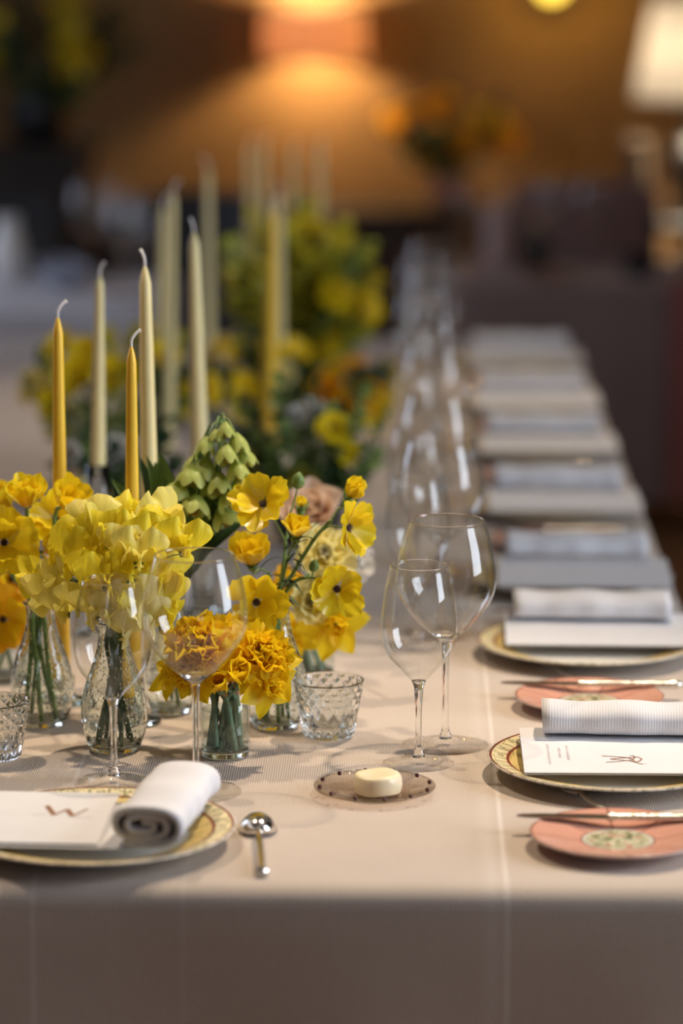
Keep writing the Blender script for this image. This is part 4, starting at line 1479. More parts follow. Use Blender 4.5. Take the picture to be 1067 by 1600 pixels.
branched('ranunculus stem with an upright cup behind the balloon glass rim', [(-0.144,3.250,0.891), (-0.151,3.260,0.912)],
         [('ranunculus_cup', (-0.167,3.240,0.926), (-0.1, -0.45, 0.9), 0.054, 1)], curls=4)
branched('ranunculus stem with an open dark eyed bloom seen through the balloon glass', [(-0.145,3.220,0.886), (-0.151,3.200,0.891)],
         [('ranunculus', (-0.159,3.170,0.899), (0.05, -0.98, 0.08), 0.062, 1)], curls=3)

# ---- tumbler of double daffodils
q = random.Random(57)
mG = (TG[0], TG[1], TG[2] + 0.062)
GG = 'golden daffodils in the small tumbler'
for kind, head, face, size, lab in (
    ('orange_double', (-0.209,3.090,0.862), (-0.25, -0.62, 0.75), 0.092, 'orange centred double daffodil seen through the balloon glass bowl'),
    ('double_daffodil', (-0.153,3.090,0.854), (0.40, -0.66, 0.65), 0.090, 'full golden double daffodil at the right of the tumbler'),
    ('orange_double', (-0.183,3.140,0.857), (0.05, -0.4, 0.92), 0.086, 'golden double daffodil at the back top of the tumbler'),
    ('cup_daffodil', (-0.190,3.060,0.835), (-0.05, -0.80, 0.62), 0.036, 'small cupped daffodil facing front at the tumbler rim'),
    ('cup_daffodil', (-0.172,3.060,0.843), (0.05, -0.62, 0.78), 0.038, 'small cupped daffodil just right of the front one in the tumbler'),
    ('daffodil', (-0.236,3.100,0.840), (-0.65, -0.5, 0.5), 0.060, 'daffodil with pointed petals hanging out left of the tumbler'),
    ('double_daffodil', (-0.219,3.070,0.848), (-0.4, -0.8, 0.3), 0.056, 'golden daffodil low at left, behind the balloon glass stem'),
    ('daffodil', (-0.145,3.070,0.835), (0.55, -0.75, -0.1), 0.062, 'daffodil with petals hanging down right of the tumbler')):
    root = flower('daffodil', lab, 'flower', in_vase(TG, q, 0.013, 0.0095), off(mG, (q.random() - 0.5) * 0.028, (q.random() - 0.5) * 0.024), kind, head, face, size, q, GG, 'bluestem', 0.0026)
# empty-headed stems visible through the water belong to the same bunch
for i in range(5):
    a = 2 * PI * i / 5 + 0.4
    b = (TG[0] + 0.0165 * math.cos(a), TG[1] + 0.0165 * math.sin(a), TG[2] + 0.0095 + 0.004 * (i % 2))
    r_ = thing('daffodil_leaf', nth(i) + ' blue green daffodil leaf counted round the tumbler water', 'leaf', b, 0, 'daffodil leaves in the tumbler')
    tp = Vector((-0.010 * math.cos(a + 0.8), -0.010 * math.sin(a + 0.8), 0.060))
    fl_stem(r_, [(0, 0, 0), tp * 0.5 + Vector((0, 0, 0.002)), tp], 0.0034, 'bluestem', 'blade', 7)
    link('sheath', tube(spline([tp * 0.94, tp * 1.06 + Vector((0.001, 0, 0.003)), tp * 1.2 + Vector((0.001, 0, 0.004))], 3), lambda t: 0.0038 * (1 - 0.5 * t), 7).mesh('sheath', M['sheath']), r_)

# ---- tumbler E: pale doubles, daffodil, roses
q = random.Random(61)
mE = (VE[0], VE[1], VE[2] + 0.072)
for nm, kind, head, face, size, lab in (
    ('double_daffodil', 'double_pale', (-0.094,3.380,0.907), (0.15, -0.8, 0.5), 0.070, 'pale yellow ruffled double bloom behind the right bottle vase'),
    ('double_daffodil', 'double_pale', (-0.108,3.360,0.860), (0.0, -0.9, 0.3), 0.056, 'cream yellow ruffled double bloom just above the big daffodil'),
    ('daffodil', 'daffodil', (-0.085,3.360,0.837), (0.25, -0.9, -0.1), 0.084, 'big yellow daffodil with pointed petals over the dark stemmed tumbler'),
    ('daffodil', 'daffodil', (-0.130,3.400,0.815), (-0.3, -0.8, -0.2), 0.060, 'yellow daffodil half hidden beside the right bottle vase neck'),
    ('rose', 'rose_peach', (-0.114,3.550,0.921), (0.0, -0.7, 0.7), 0.085, 'large blush peach rose behind the ranunculus'),
    ('rose', 'rose_white', (-0.068,3.500,0.873), (0.6, -0.7, 0.3), 0.056, 'cream white rose behind pale double, right side of the bouquet'),
    ('orange_ranunculus', 'orange_ranunculus', (-0.135,3.420,0.865), (-0.1, -0.9, 0.3), 0.040, 'small orange bloom deep behind the bottle vase neck')):
    flower(nm, lab, 'flower', in_vase(VE, q, 0.013, 0.0095), off(mE, (q.random() - 0.5) * 0.026, (q.random() - 0.5) * 0.024), kind, head, face, size, q, 'pale bouquet in the dark stemmed tumbler', 'bluestem', 0.0030,
           leaves=[(0.2, ((q.random() - 0.5) * 1.5, -0.4, 0.5), 0.05, 'leaf', 'darkleaf')])

# ------------------------------------------------------------------ candles
def candle(mat, base, tip, label, group, r=0.0105, holder=True, hh=0.018, blow=0.010):
    """taper candle standing in a small clear glass holder"""
    b, t = Vector(base), Vector(tip)
    d = t - b
    L = d.length
    rt = face_quat(d)
    if holder:
        hd = link('candle_holder', lathe([(0.0003, 0.001), (0.028, 0.0008), (0.030, 0.003), (0.028, 0.006), (0.016, 0.008), (r + 0.004, hh * 0.7), (r + 0.0045, hh + 0.012), (r + 0.0022, hh + 0.013), (r + 0.0018, hh), (0.0003, hh - 0.0005)], 32).mesh('candle_holder', M['tumbler']), None, (b.x, b.y, TZ))
        tag(hd, 'glass holder under the ' + label, 'candle holder', 'glass candle holders')
    o = thing('taper_candle', label, 'candle', (b.x, b.y, TZ + hh), 0, group)
    start = b + d * ((hh) / max(d.z, 0.1))
    Lc = L - hh
    prof = [(r * 0.97, 0.0), (r, 0.004)] + [(r * (1 - 0.48 * (s ** 1.25)), Lc * s) for s in (0.1, 0.2, 0.35, 0.5, 0.65, 0.8, 0.9, 0.955)]
    prof += [(r * 0.42, Lc * 0.972), (r * 0.27, Lc * 0.988), (r * 0.14, Lc * 0.997), (0.0005, Lc)]
    link('wax', lathe(prof, 24).mesh('wax', M[mat]), o, None, rt)
    wp = spline([(0, 0, Lc - 0.002), (0.0005 * blow / 0.01, 0, Lc + 0.006), (blow * 0.5, 0, Lc + 0.013), (blow, 0, Lc + 0.0165)], 5)
    link('wick', tube(wp, lambda t: 0.0013 + 0.0007 * max(0, t - 0.8) * 5, 6).mesh('wick', M['wick']), o, None, rt)
    return o


CY = 'yellow taper candles'
CC = 'cream taper candles'
candle('wax_yellow', (-0.381,3.337,0.750), (-0.378,3.330,1.176), 'tallest near yellow taper candle, standing at the left behind the ranunculus', CY, 0.0098)
candle('wax_yellow', (-0.295,3.250,0.750), (-0.291,3.235,1.157), 'shorter yellow taper candle rising out of the sweet peas', CY, 0.0094)
candle('wax_cream', (-0.288,3.424,0.750), (-0.292,3.420,1.222), 'cream taper candle just right of the shorter yellow candle', CC, 0.0116, blow=-0.007)
candle('wax_cream', (-0.373,3.680,0.750), (-0.365,3.700,1.182), 'slim cream taper candle between the two near yellow candles', CC, 0.0092, hh=0.195, blow=-0.006)
candle('wax_cream', (-0.257,3.799,0.750), (-0.268,3.820,1.223), 'cream taper candle behind the green fritillaria', CC, 0.0124, hh=0.10, blow=0.004)
candle('wax_cream', (-0.368,4.670,0.750), (-0.350,4.620,1.208), 'blurred cream taper candle left of the fritillaria candle, slightly leaning', CC, 0.0106, hh=0.05)
candle('wax_cream', (-0.388,4.773,0.750), (-0.375,4.740,1.178), 'blurred cream taper candle, lower of the close pair at left', CC, 0.0100, hh=0.04)
candle('wax_cream', (-0.339,5.221,0.750), (-0.340,5.250,1.200), 'blurred cream taper candle beside the close pair, further back', CC, 0.0100, hh=0.04)
candle('wax_yellow', (-0.215,4.685,0.750), (-0.205,4.640,1.184), 'blurred yellow taper candle before the tall foliage arrangement', CY, 0.0122, hh=0.04)
candle('wax_cream', (-0.220,5.169,0.750), (-0.218,5.200,1.163), 'blurred cream taper candle right behind the far yellow candle', CC, 0.0105)
candle('wax_cream', (-0.310,6.087,0.750), (-0.311,6.030,1.186), 'farthest left of the four distant cream taper candles', CC, 0.0105)
candle('wax_cream', (-0.290,6.173,0.750), (-0.286,6.100,1.185), 'second of the four distant cream taper candles', CC, 0.0105)
candle('wax_cream', (-0.236,6.233,0.750), (-0.231,6.160,1.173), 'third of the four distant cream taper candles', CC, 0.0105)
candle('wax_cream', (-0.177,6.118,0.750), (-0.177,6.050,1.183), 'rightmost of the four distant cream taper candles', CC, 0.0125)

# ------------------------------------------------------------------ looser arrangements further down the table
def bowl_vase(loc, label, r=0.05, h=0.08, mat='darkbowl', cat='vase'):
    prof = smooth_profile([(r * 0.55, 0.0), (r * 0.8, h * 0.2), (r, h * 0.6), (r * 0.92, h), (r * 0.86, h), (r * 0.9, h * 0.6), (r * 0.7, h * 0.25), (0.0004, h * 0.18)], 4)
    o = link('flower_bowl', lathe(prof, 32).mesh('flower_bowl', M[mat]), None, loc)
    return tag(o, label, cat)


def join_blossom(kind, size, q):
    mb = MB()
    for ri, (shape, mat, n, el, L, ro) in enumerate(rings_of(kind, size)):
        for i in range(n):
            kw = dict(PSHAPE[shape])
            kw['nu'], kw['nv'] = 5, 4
            v, f, uv = petal_grid(seed=q.randrange(99), **kw)
            a = ri * 0.55 + 2 * PI * i / n
            mb.add(v, f, uv, Matrix.Rotation(a, 4, 'Z') @ Matrix.Translation((0, ro, 0)) @ Matrix.Rotation(R(el + (q.random() - 0.5) * 20), 4, 'X') @ Matrix.Scale(L, 4))
    return mb.mesh('blossom', M[rings_of(kind, size)[0][1]])


q = random.Random(71)
FAR = {k: [join_blossom(k, 1.0, q) for _ in range(3)] for k in ('ranunculus', 'ranunculus_cup', 'double_pale', 'orange_ranunculus', 'double_daffodil', 'rose_white', 'rose_peach', 'anemone')}


def sprig_meshes(mat, shape, n, seed):
    """leaves of a sprig along a unit stem (z up), one mesh"""
    qq = random.Random(seed)
    mb = MB()
    for i in range(n):
        z = 0.25 + 0.75 * i / (n - 1)
        kw = dict(PSHAPE[shape])
        kw['nu'], kw['nv'] = 3, 4
        v, f, uv = petal_grid(seed=i, **kw)
        a = i * 2.4 + qq.random() * 0.6
        L = (0.36 - 0.14 * z) * (0.8 + 0.4 * qq.random())
        mb.add(v, f, uv, Matrix.Translation((0, 0, z)) @ Matrix.Rotation(a, 4, 'Z') @ Matrix.Rotation(R(25 + 35 * z), 4, 'X') @ Matrix.Scale(L, 4))
    return mb.mesh('leaves', M[mat])


SPRIG = {}
for mat in ('leaf', 'darkleaf', 'yellowleaf', 'greyleaf', 'limeleaf'):
    SPRIG[mat] = [sprig_meshes(mat, 'round_leaf' if mat != 'leaf' else 'leaf', 11, s) for s in (1, 2)]


def arrangement(center, rad, base, items, seed, place, up_bias=0.25, stem_r=0.0018):
    """cut stems in a bowl at base; heads spread over the front and top of an ellipsoid"""
    q = random.Random(seed)
    c, b = Vector(center), Vector(base)
    for (kind, n, size, nm, lab) in items:
        spots = []
        for i in range(n):
            while True:
                d = Vector((q.uniform(-1, 1), q.uniform(-1, 1), q.uniform(-1, 1)))
                if 0.1 < d.length <= 1 and d.y < 0.5:
                    break
            d = d.normalized() * (0.55 + 0.45 * q.random())
            h = c + Vector((d.x * rad[0], d.y * rad[1], d.z * rad[2]))
            if h.z < TZ + 0.03 and b.z < 0.9:
                h.z = TZ + 0.03 + 0.03 * q.random()
            spots.append((h, d))
        spots.sort(key=lambda p: p[0].x / p[0].y)
        for i, (h, d) in enumerate(spots):
            hr = h - b
            s = size * (0.8 + 0.4 * q.random())
            face = Vector((d.x, d.y - 0.5, d.z + up_bias))
            root = thing(nm, lab + ', ' + nth(i) + ' from the left', 'flower' if kind in FAR else 'foliage', tuple(b), 0, lab)
            if kind in FAR:
                fl_stem(root, [(0, 0, 0), hr * 0.5 + Vector((0, 0, hr.z * 0.08)), hr], stem_r, 'stem', 'stem', 4)
                link('blossom', q.choice(FAR[kind]), root, hr, face_quat(face, q.random() * 6), s)
            else:
                fl_stem(root, [(0, 0, 0), hr * 0.5 + Vector((0, 0, hr.z * 0.1)), hr], stem_r, 'darkstem', 'stem', 4)
                L = s
                dirv = (hr.normalized() + Vector((0, -0.15, 0.1))).normalized()
                link('leaves', q.choice(SPRIG[kind]), root, hr - dirv * L * 0.75, face_quat(dirv, q.random() * 6), L)


# low bowl right behind the sweet peas
B1 = (-0.420,4.100,0.750)
bowl_vase(B1, 'low dark bowl hidden behind the sweet peas', 0.04, 0.05)
for nm, kind, head, face, size, lab in (
    ('anemone', 'anemone', (-0.444,4.050,0.908), (-0.5, -0.6, 0.3), 0.048, 'white anemone just right of the tall yellow candle'),
    ('ranunculus', 'double_pale', (-0.415,4.000,0.861), (0, -0.8, 0.5), 0.058, 'soft yellow bloom behind the sweet peas, left of the shorter candle'),
    ('rose', 'rose_peach', (-0.444,4.100,0.854), (-0.3, -0.8, 0.4), 0.050, 'blush rose half hidden behind the tall yellow candle'),
    ('rose', 'rose_white', (-0.404,4.300,0.867), (0.1, -0.8, 0.5), 0.060, 'cream rose at the foot of the slim cream candle')):
    flower(nm, lab, 'flower', off(B1, 0, 0, 0.015), off(B1, 0, 0, 0.05), kind, head, face, size, q, None, 'darkstem', 0.002)
arrangement((-0.389,4.150,0.863), (0.12, 0.1, 0.05), off(B1, 0, 0, 0.02), [('darkleaf', 16, 0.10, 'leaf_sprig', 'dark leaf sprig behind the sweet peas and candles'), ('greyleaf', 4, 0.06, 'leaf_sprig', 'pale green leaf sprig behind the sweet peas'), ('leaf', 8, 0.09, 'leaf_sprig', 'mid green leaf sprig behind the sweet peas')], 5, '')
# yellow low arrangement left
B2 = (-0.465,4.558,0.750)
bowl_vase(B2, 'low dark bowl of the left yellow arrangement', 0.06, 0.07)
Y2 = 'behind the near candles'
arrangement((-0.458,4.750,0.905), (0.165, 0.12, 0.085), off(B2, 0, 0, 0.03), [
    ('ranunculus', 20, 0.054, 'ranunculus', 'blurred yellow bloom in the low arrangement ' + Y2), ('double_pale', 5, 0.046, 'ranunculus', 'blurred pale yellow bloom in the low arrangement ' + Y2),
    ('yellowleaf', 8, 0.10, 'leaf_sprig', 'yellow green leaf sprig in the low arrangement ' + Y2), ('leaf', 6, 0.10, 'leaf_sprig', 'green leaf sprig in the low arrangement ' + Y2), ('darkleaf', 7, 0.10, 'leaf_sprig', 'dark leaf sprig in the low arrangement ' + Y2)], 6, '')
# green white hellebore cluster behind the ranunculus
B3 = (-0.143,4.264,0.750)
bowl_vase(B3, 'low dark bowl under the green hellebore leaves', 0.05, 0.06)
arrangement((-0.153,4.300,0.879), (0.11, 0.09, 0.085), off(B3, 0, 0, 0.02), [
    ('greyleaf', 20, 0.10, 'hellebore_sprig', 'pale grey green hellebore sprig behind the ranunculus'), ('leaf', 16, 0.095, 'leaf_sprig', 'green leaf sprig among the hellebores'), ('darkleaf', 16, 0.095, 'leaf_sprig', 'dark leaf sprig among the hellebores'),
    ('rose_white', 4, 0.046, 'hellebore', 'blurred greenish white hellebore bloom behind the ranunculus'), ('ranunculus', 5, 0.046, 'ranunculus', 'blurred yellow bloom among the hellebores')], 8, '')
# tall arrangement
B4 = (-0.226,5.419,0.750)
bowl_vase(B4, 'dark footed bowl of the tall leafy arrangement', 0.07, 0.11)
arrangement((-0.191,5.450,0.971), (0.128, 0.13, 0.125), off(B4, 0, 0, 0.06), [
    ('limeleaf', 28, 0.14, 'leaf_sprig', 'lime green leaf sprig of the tall blurred arrangement'),
    ('yellowleaf', 29, 0.15, 'leaf_sprig', 'yellow green leaf sprig of the tall blurred arrangement'), ('leaf', 14, 0.14, 'leaf_sprig', 'green leaf sprig of the tall blurred arrangement'), ('darkleaf', 5, 0.12, 'leaf_sprig', 'dark leaf sprig of the tall blurred arrangement'), ('greyleaf', 6, 0.12, 'leaf_sprig', 'grey green leaf sprig of the tall blurred arrangement'),
    ('ranunculus', 18, 0.060, 'ranunculus', 'blurred yellow bloom of the tall leafy arrangement')], 9, '')
arrangement((-0.254,5.200,0.853), (0.10, 0.1, 0.07), off(B4, 0, 0, 0.06), [('ranunculus', 14, 0.055, 'ranunculus', 'blurred yellow bloom low beside the far yellow candle'), ('double_pale', 3, 0.05, 'ranunculus', 'blurred pale bloom low beside the far yellow candle'), ('darkleaf', 10, 0.10, 'leaf_sprig', 'dark leaf sprig low beside the far yellow candle'), ('yellowleaf', 4, 0.10, 'leaf_sprig', 'yellow green leaf sprig low beside the far yellow candle')], 10, '')
arrangement((-0.087,5.150,0.845), (0.055, 0.1, 0.055), off(B4, 0, 0, 0.06), [('orange_ranunculus', 8, 0.062, 'orange_ranunculus', 'blurred orange bloom low right of the tall arrangement'), ('ranunculus', 9, 0.062, 'ranunculus', 'blurred golden bloom low right of the tall arrangement'), ('darkleaf', 5, 0.09, 'leaf_sprig', 'dark leaf sprig among the blurred orange blooms')], 12, '')

# ------------------------------------------------------------------ background: cloth covered table on the right
draped('side_tablecloth', 0.10, 1.9, 8.28, 9.02, 0.68, 0.10, (0.04,) * 4, 'grey_cloth', 0.012, 0.008)
tag(bpy.data.objects['side_tablecloth'], 'grey mauve cloth over the side table beyond the banquet table', 'tablecloth')
st = thing('side_table', 'side table under the grey mauve cloth at the right', 'table', (1.0, 8.65, 0))
link('tabletop', box(MB(), -0.86, 0.86, -0.34, 0.34, 0.63, 0.675).mesh('tabletop', M['wood'], False), st)
for sx in (-0.8, 0.8):
    for sy in (-0.28, 0.28):
        link('leg', box(MB(), sx - 0.025, sx + 0.025, sy - 0.025, sy + 0.025, 0, 0.63).mesh('leg', M['wood'], False), st)
rd = link('cloth_runner', box(MB(), 0.685, 0.80, 8.235, 8.255, 0.10, 0.70).mesh('cloth_runner', M['red'], False))
bevel(rd, 0.004)
tag(rd, 'rust red cloth hanging in front of the grey side table', 'cloth')
mv = thing('pillar_candle', 'stout mauve pillar candle standing on the grey side table', 'candle', (0.245, 8.75, 0.68))
link('wax', lathe(smooth_profile([(0.046, 0), (0.048, 0.01), (0.048, 0.16), (0.044, 0.172), (0.03, 0.170), (0.0005, 0.165)], 3), 28).mesh('wax', M['mauvewax']), mv)
link('wick', tube([(0, 0, 0.165), (0, 0, 0.178), (0.003, 0, 0.188)], 0.0015, 5).mesh('wick', M['black']), mv)
bo = thing('bottle', 'short dark bottle on the grey side table', 'bottle', (0.345, 8.62, 0.68))
link('body', lathe(smooth_profile([(0.030, 0), (0.032, 0.006), (0.032, 0.075), (0.026, 0.095), (0.011, 0.108), (0.0105, 0.128)], 4), 24).mesh('bottle_body', M['bottle']), bo)
link('cap', lathe([(0.012, 0.126), (0.0125, 0.128), (0.0125, 0.140), (0.010, 0.142), (0.0004, 0.142)], 16).mesh('bottle_cap', M['brass']), bo)
ds = link('saucer', lathe([(0.0004, 0.004), (0.035, 0.0), (0.04, 0.002), (0.068, 0.012), (0.070, 0.014), (0.067, 0.015), (0.04, 0.006), (0.0004, 0.006)], 40).mesh('saucer', M['terracotta']), None, (0.365, 8.42, 0.68))
tag(ds, 'brown saucer at the front of the grey side table', 'dish')
for i, (gx, gy) in enumerate(((0.275, 8.86), (0.39, 8.9), (0.15, 8.92), (0.5, 8.88))):
    wine_glass('l' if i % 2 else 's', (gx, gy, 0.68), ['blurred wine glass behind the pillar candle', 'blurred wine glass behind the dark bottle', 'blurred wine glass at the left of side table', 'blurred wine glass at the right of side table'][i], 'wine glasses on the side table')
pb = link('flower_pot', lathe(smooth_profile([(0.03, 0), (0.045, 0.03), (0.05, 0.06), (0.044, 0.06), (0.04, 0.03), (0.0004, 0.01)], 3), 24).mesh('flower_pot', M['black']), None, (0.62, 8.5, 0.68))
tag(pb, 'small black pot near the right end of the grey side table', 'pot')


def chair(loc, rz, label, mat, frame='darkwood'):
    t = thing('dining_chair', label, 'chair', loc, rz, 'chairs at the back of the room')
    bevel(link('seat', box(MB(), -0.22, 0.22, -0.22, 0.22, 0.43, 0.48).mesh('seat', M[mat], False), t), 0.015)
    vs_, fs = [], []
    for i in range(7):
        u = -1 + i / 3
        for z, y in ((0.50, 0.20), (0.88, 0.26)):
            for th in (0, 0.035):
                vs_.append((u * 0.21, y + th - 0.03 * (1 - u * u) * -1, z + (0.02 * (1 - u * u) if z > 0.6 else 0)))
    for i in range(6):
        a, b = i * 4, i * 4 + 4
        fs += [(a, b, b + 2, a + 2), (a + 1, a + 3, b + 3, b + 1), (a + 2, b + 2, b + 3, a + 3), (a, a + 1, b + 1, b)]
    fs += [(0, 2, 3, 1), (24, 25, 27, 26)]
    link('backrest', MB().add(vs_, fs).mesh('backrest', M[mat], False), t)
    for sx in (-1, 1):
        link('leg', tube([(sx * 0.20, -0.20, 0.44), (sx * 0.21, -0.21, 0.0)], 0.016, 8).mesh('leg', M[frame]), t)
        link('leg', tube([(sx * 0.20, 0.28, 0.80), (sx * 0.20, 0.21, 0.44), (sx * 0.21, 0.25, 0.0)], 0.016, 8).mesh('leg', M[frame]), t)
    return t


chair((0.50, 9.33, 0), R(180), 'mauve upholstered chair behind the grey side table', 'mauve')
chair((-1.15, 8.25, 0), R(8), 'dark chair at the left behind the white clothed table', 'black', 'black')
chair((-0.62, 8.3, 0), R(-6), 'dark chair behind the white clothed table, nearer the middle', 'black', 'black')

# ------------------------------------------------------------------ background: white clothed table on the left
draped('white_tablecloth', -2.0, -0.58, 6.98, 7.85, 0.75, 0.05, (0.05,) * 4, 'white_cloth', 0.012, 0.01)
tag(bpy.data.objects['white_tablecloth'], 'white cloth over the table at the far left', 'tablecloth')
wt = thing('dining_table', 'table under the white cloth at the far left', 'table', (-1.29, 7.42, 0))
link('tabletop', box(MB(), -0.67, 0.67, -0.4, 0.4, 0.70, 0.745).mesh('tabletop', M['wood'], False), wt)
link('pedestal', lathe([(0.28, 0), (0.28, 0.02), (0.05, 0.06), (0.045, 0.60), (0.15, 0.70)], 20).mesh('pedestal', M['wood']), wt)
wv = link('vase', lathe(smooth_profile([(0.025, 0), (0.04, 0.03), (0.045, 0.08), (0.028, 0.14), (0.03, 0.16), (0.026, 0.16), (0.024, 0.14), (0.0004, 0.02)], 4), 28).mesh('vase', M['whiteceramic']), None, (-0.985, 7.62, 0.75))
tag(wv, 'whitish vase at the far left edge on the white cloth', 'vase')
for i, (gx, gy) in enumerate(((-0.90, 7.66), (-0.86, 7.5))):
    gb = link('bowl', lathe(smooth_profile([(0.025, 0), (0.05, 0.02), (0.062, 0.05), (0.058, 0.052), (0.045, 0.022), (0.0004, 0.008)], 4), 28).mesh('bowl', M['greyceramic']), None, (gx + 0.03, gy, 0.75))
    tag(gb, ['blue grey bowl beside the whitish vase', 'blue grey bowl nearest the front of white cloth'][i], 'bowl', 'blue grey bowls')
for i, (gx, gy) in enumerate(((-0.665, 7.25), (-0.62, 7.32), (-0.80, 7.72), (-0.72, 7.75))):
    wine_glass('l', (gx, gy, 0.75), ['blurred wine glass at near corner of the white table', 'blurred wine glass just behind the near corner glass', 'blurred wine glass at the back of the white table', 'blurred wine glass at the back right of white table'][i], 'wine glasses on the white table')

# ------------------------------------------------------------------ background: sideboard, lamps, flowers against the back wall
sb = thing('sideboard', 'long dark wooden sideboard along the back wall', 'sideboard', (-0.75, 10.2, 0))
bevel(link('carcass', box(MB(), -1.1, 0.98, -0.22, 0.22, 0.08, 0.70).mesh('carcass', M['darkwood'], False), sb), 0.006)
bevel(link('top_board', box(MB(), -1.13, 1.01, -0.245, 0.225, 0.70, 0.73).mesh('top_board', M['darkwood'], False), sb), 0.006)
for i in range(4):
    x0 = -1.08 + i * 0.515
    d_ = bevel(link('door', box(MB(), x0, x0 + 0.495, -0.238, -0.22, 0.10, 0.68).mesh('door', M['darkwood'], False), sb), 0.004)
    kb = MB()
    ball(kb, (x0 + (0.46 if i % 2 == 0 else 0.035), -0.246, 0.42), 0.012, 10, 6)
    link('knob', kb.mesh('knob', M['brass']), d_)
for sx in (-1.05, 0.93):
    for sy in (-0.17, 0.17):
        link('leg', box(MB(), sx - 0.025, sx + 0.025, sy - 0.025, sy + 0.025, 0, 0.08).mesh('leg', M['darkwood'], False), sb)

M['pink_shade'] = shade_mat('pink_parchment_shade', (0.74, 0.52, 0.38), 0.5)
M['white_shade'] = shade_mat('cream_linen_shade', (0.95, 0.92, 0.86), 0.75)
M['bulb'] = emit('warm_bulb', (1.0, 0.70, 0.42), 25.0)
M['amber'] = emit('amber_globe', (1.0, 0.66, 0.08), 2.6)


def shade_mesh(rt_, rb, h, mat, th=0.002):
    return lathe([(rb, 0), (rt_, h), (rt_ - th, h), (rb - th, 0)], 48, close=True).mesh('lamp_shade', M[mat])


def bulb_light(name, loc, energy, color, size, parent):
    o = light(name, 'POINT', loc, None, energy, color, shadow_soft_size=size)
    o.parent = parent
    return o


# wall lamp with a short drum shade
WL = (-0.320,10.265,1.301)
wl = thing('wall_lamp', 'wall lamp with short pinkish drum shade glowing on the back wall', 'lamp', WL)
link('lamp_shade', shade_mesh(0.165, 0.172, 0.160, 'pink_shade'), wl, (0, 0, -0.105))
bm = MB()
ball(bm, (0, 0, 0), 0.022, 12, 8)
link('bulb', bm.mesh('bulb', M['bulb']), wl)
link('bracket', tube(spline([(0, 0.02, -0.03), (0, 0.10, -0.05), (0, 0.18, -0.02)], 5), 0.006, 8).mesh('bracket', M['brass']), wl)
bulb_light('wall_lamp_light', (0, 0, 0), 88.0, (1.0, 0.69, 0.34), 0.024, wl)

# table lamp at the right, on the grey side table's far end
TL = (0.80, 9.30, 0.0)
ls = thing('lamp_table', 'small black table under the bright shaded lamp', 'table', (0.86, 9.80, 0))
link('tabletop', lathe([(0.0004, 0.70), (0.24, 0.70), (0.25, 0.71), (0.25, 0.725), (0.24, 0.73), (0.0004, 0.73)], 40).mesh('tabletop', M['black']), ls)
link('column', lathe([(0.16, 0), (0.16, 0.02), (0.03, 0.05), (0.025, 0.66), (0.08, 0.70)], 24).mesh('column', M['black']), ls)
tl = thing('table_lamp', 'table lamp with bright cream shade and black base at the right edge', 'lamp', (0.865, 9.78, 0.73))
link('lamp_base', lathe(smooth_profile([(0.055, 0.0), (0.058, 0.015), (0.048, 0.04), (0.058, 0.10), (0.066, 0.17), (0.045, 0.225), (0.014, 0.25), (0.012, 0.40)], 4), 28).mesh('lamp_base', M['black']), tl)
link('lamp_shade', shade_mesh(0.130, 0.182, 0.30, 'white_shade'), tl, (0, 0, 0.365))
bm = MB()
ball(bm, (0, 0, 0.51), 0.03, 12, 8)
link('bulb', bm.mesh('bulb', M['bulb']), tl)
bulb_light('table_lamp_light', (0, 0, 0.51), 290.0, (1.0, 0.84, 0.62), 0.032, tl)
vs2 = link('ceramic_vase', lathe(smooth_profile([(0.035, 0), (0.04, 0.01), (0.042, 0.12), (0.036, 0.20), (0.038, 0.24), (0.033, 0.24), (0.03, 0.2), (0.0004, 0.02)], 4), 28).mesh('ceramic_vase', M['tan']), None, (0.695, 9.72, 0.73))
tag(vs2, 'tall tan ceramic vase just left of the bright table lamp', 'vase')

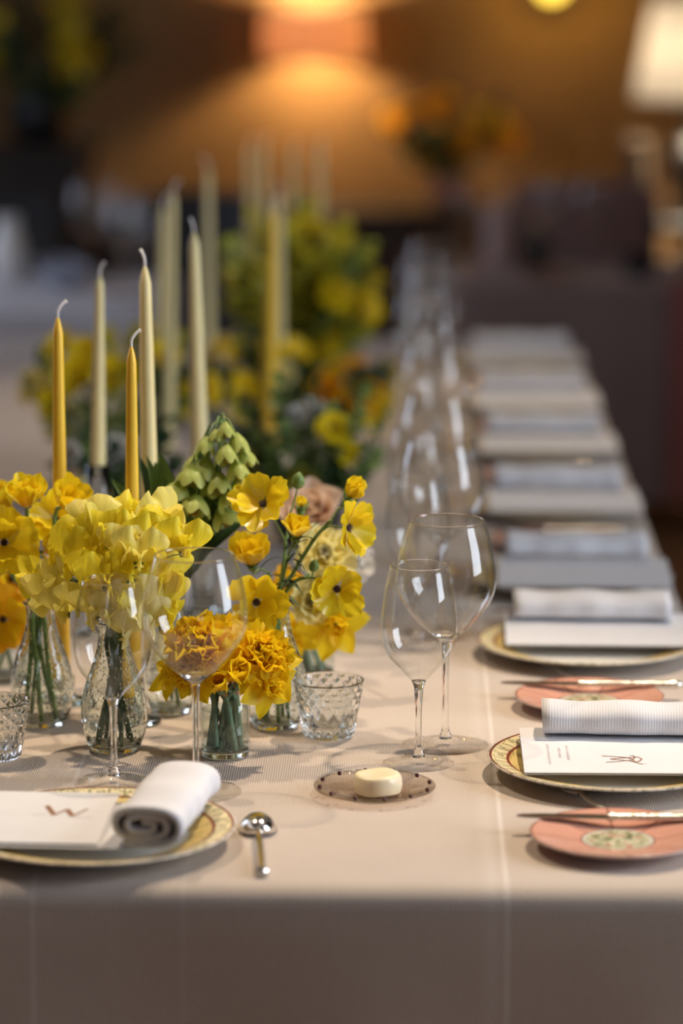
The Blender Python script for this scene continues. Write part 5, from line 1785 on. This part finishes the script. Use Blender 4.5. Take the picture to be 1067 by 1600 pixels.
# amber wall globe at the top of the frame
AG = (0.450,10.300,1.436)
ag = thing('wall_globe', 'small amber wall globe lamp at the top edge', 'lamp', AG)
bm = MB()
ball(bm, (0, 0, 0), 0.048, 20, 12)
link('globe', bm.mesh('globe', M['amber']), ag)
link('wall_plate', lathe([(0.0004, 0), (0.045, 0), (0.045, 0.012), (0.03, 0.02), (0.0004, 0.02)], 20).mesh('wall_plate', M['brass']), ag, (0, 0.148, 0), (R(90), 0, 0))
link('arm', tube([(0, 0.06, 0), (0, 0.135, 0)], 0.008, 8).mesh('arm', M['brass']), ag)
bulb_light('wall_globe_light', (0, -0.11, 0), 2.8, (1.0, 0.62, 0.10), 0.03, ag)

# flower bowl on the sideboard
FB = (0.125, 10.12, 0.73)
bowl_vase(FB, 'brown terracotta bowl of flowers on the dark sideboard', 0.075, 0.10, 'terracotta')
arrangement((0.11, 10.05, 0.985), (0.22, 0.14, 0.105), off(FB, 0, 0, 0.06), [
    ('orange_ranunculus', 20, 0.085, 'orange_ranunculus', 'blurred amber bloom in the bowl on the sideboard'), ('ranunculus', 8, 0.08, 'ranunculus', 'blurred yellow bloom in the bowl on the sideboard'),
    ('darkleaf', 16, 0.16, 'leaf_sprig', 'dark leaf sprig in the bowl on the sideboard')], 14, '', 0.5, 0.0025)
# tall dim arrangement at the upper left
PS = thing('plinth', 'dark wooden plinth at the far left under dim yellow flowers', 'plinth', (-1.15, 9.7, 0))
bevel(link('column', box(MB(), -0.16, 0.16, -0.16, 0.16, 0.05, 0.93).mesh('column', M['darkwood'], False), PS), 0.006)
bevel(link('top', box(MB(), -0.19, 0.19, -0.19, 0.19, 0.93, 0.96).mesh('top', M['darkwood'], False), PS), 0.005)
bevel(link('foot', box(MB(), -0.19, 0.19, -0.19, 0.19, 0.0, 0.05).mesh('foot', M['darkwood'], False), PS), 0.005)
bowl_vase((-1.15, 9.7, 0.96), 'black urn on the far left plinth', 0.10, 0.14, 'black')
arrangement((-1.13, 9.65, 1.25), (0.26, 0.18, 0.16), (-1.15, 9.7, 1.06), [
    ('ranunculus', 12, 0.08, 'ranunculus', 'dim yellow bloom in the urn at upper left'), ('darkleaf', 20, 0.2, 'leaf_sprig', 'dark leaf sprig in the urn at upper left'), ('yellowleaf', 6, 0.2, 'leaf_sprig', 'dim yellow green sprig in the urn at upper left')], 15, '', 0.5, 0.0025)
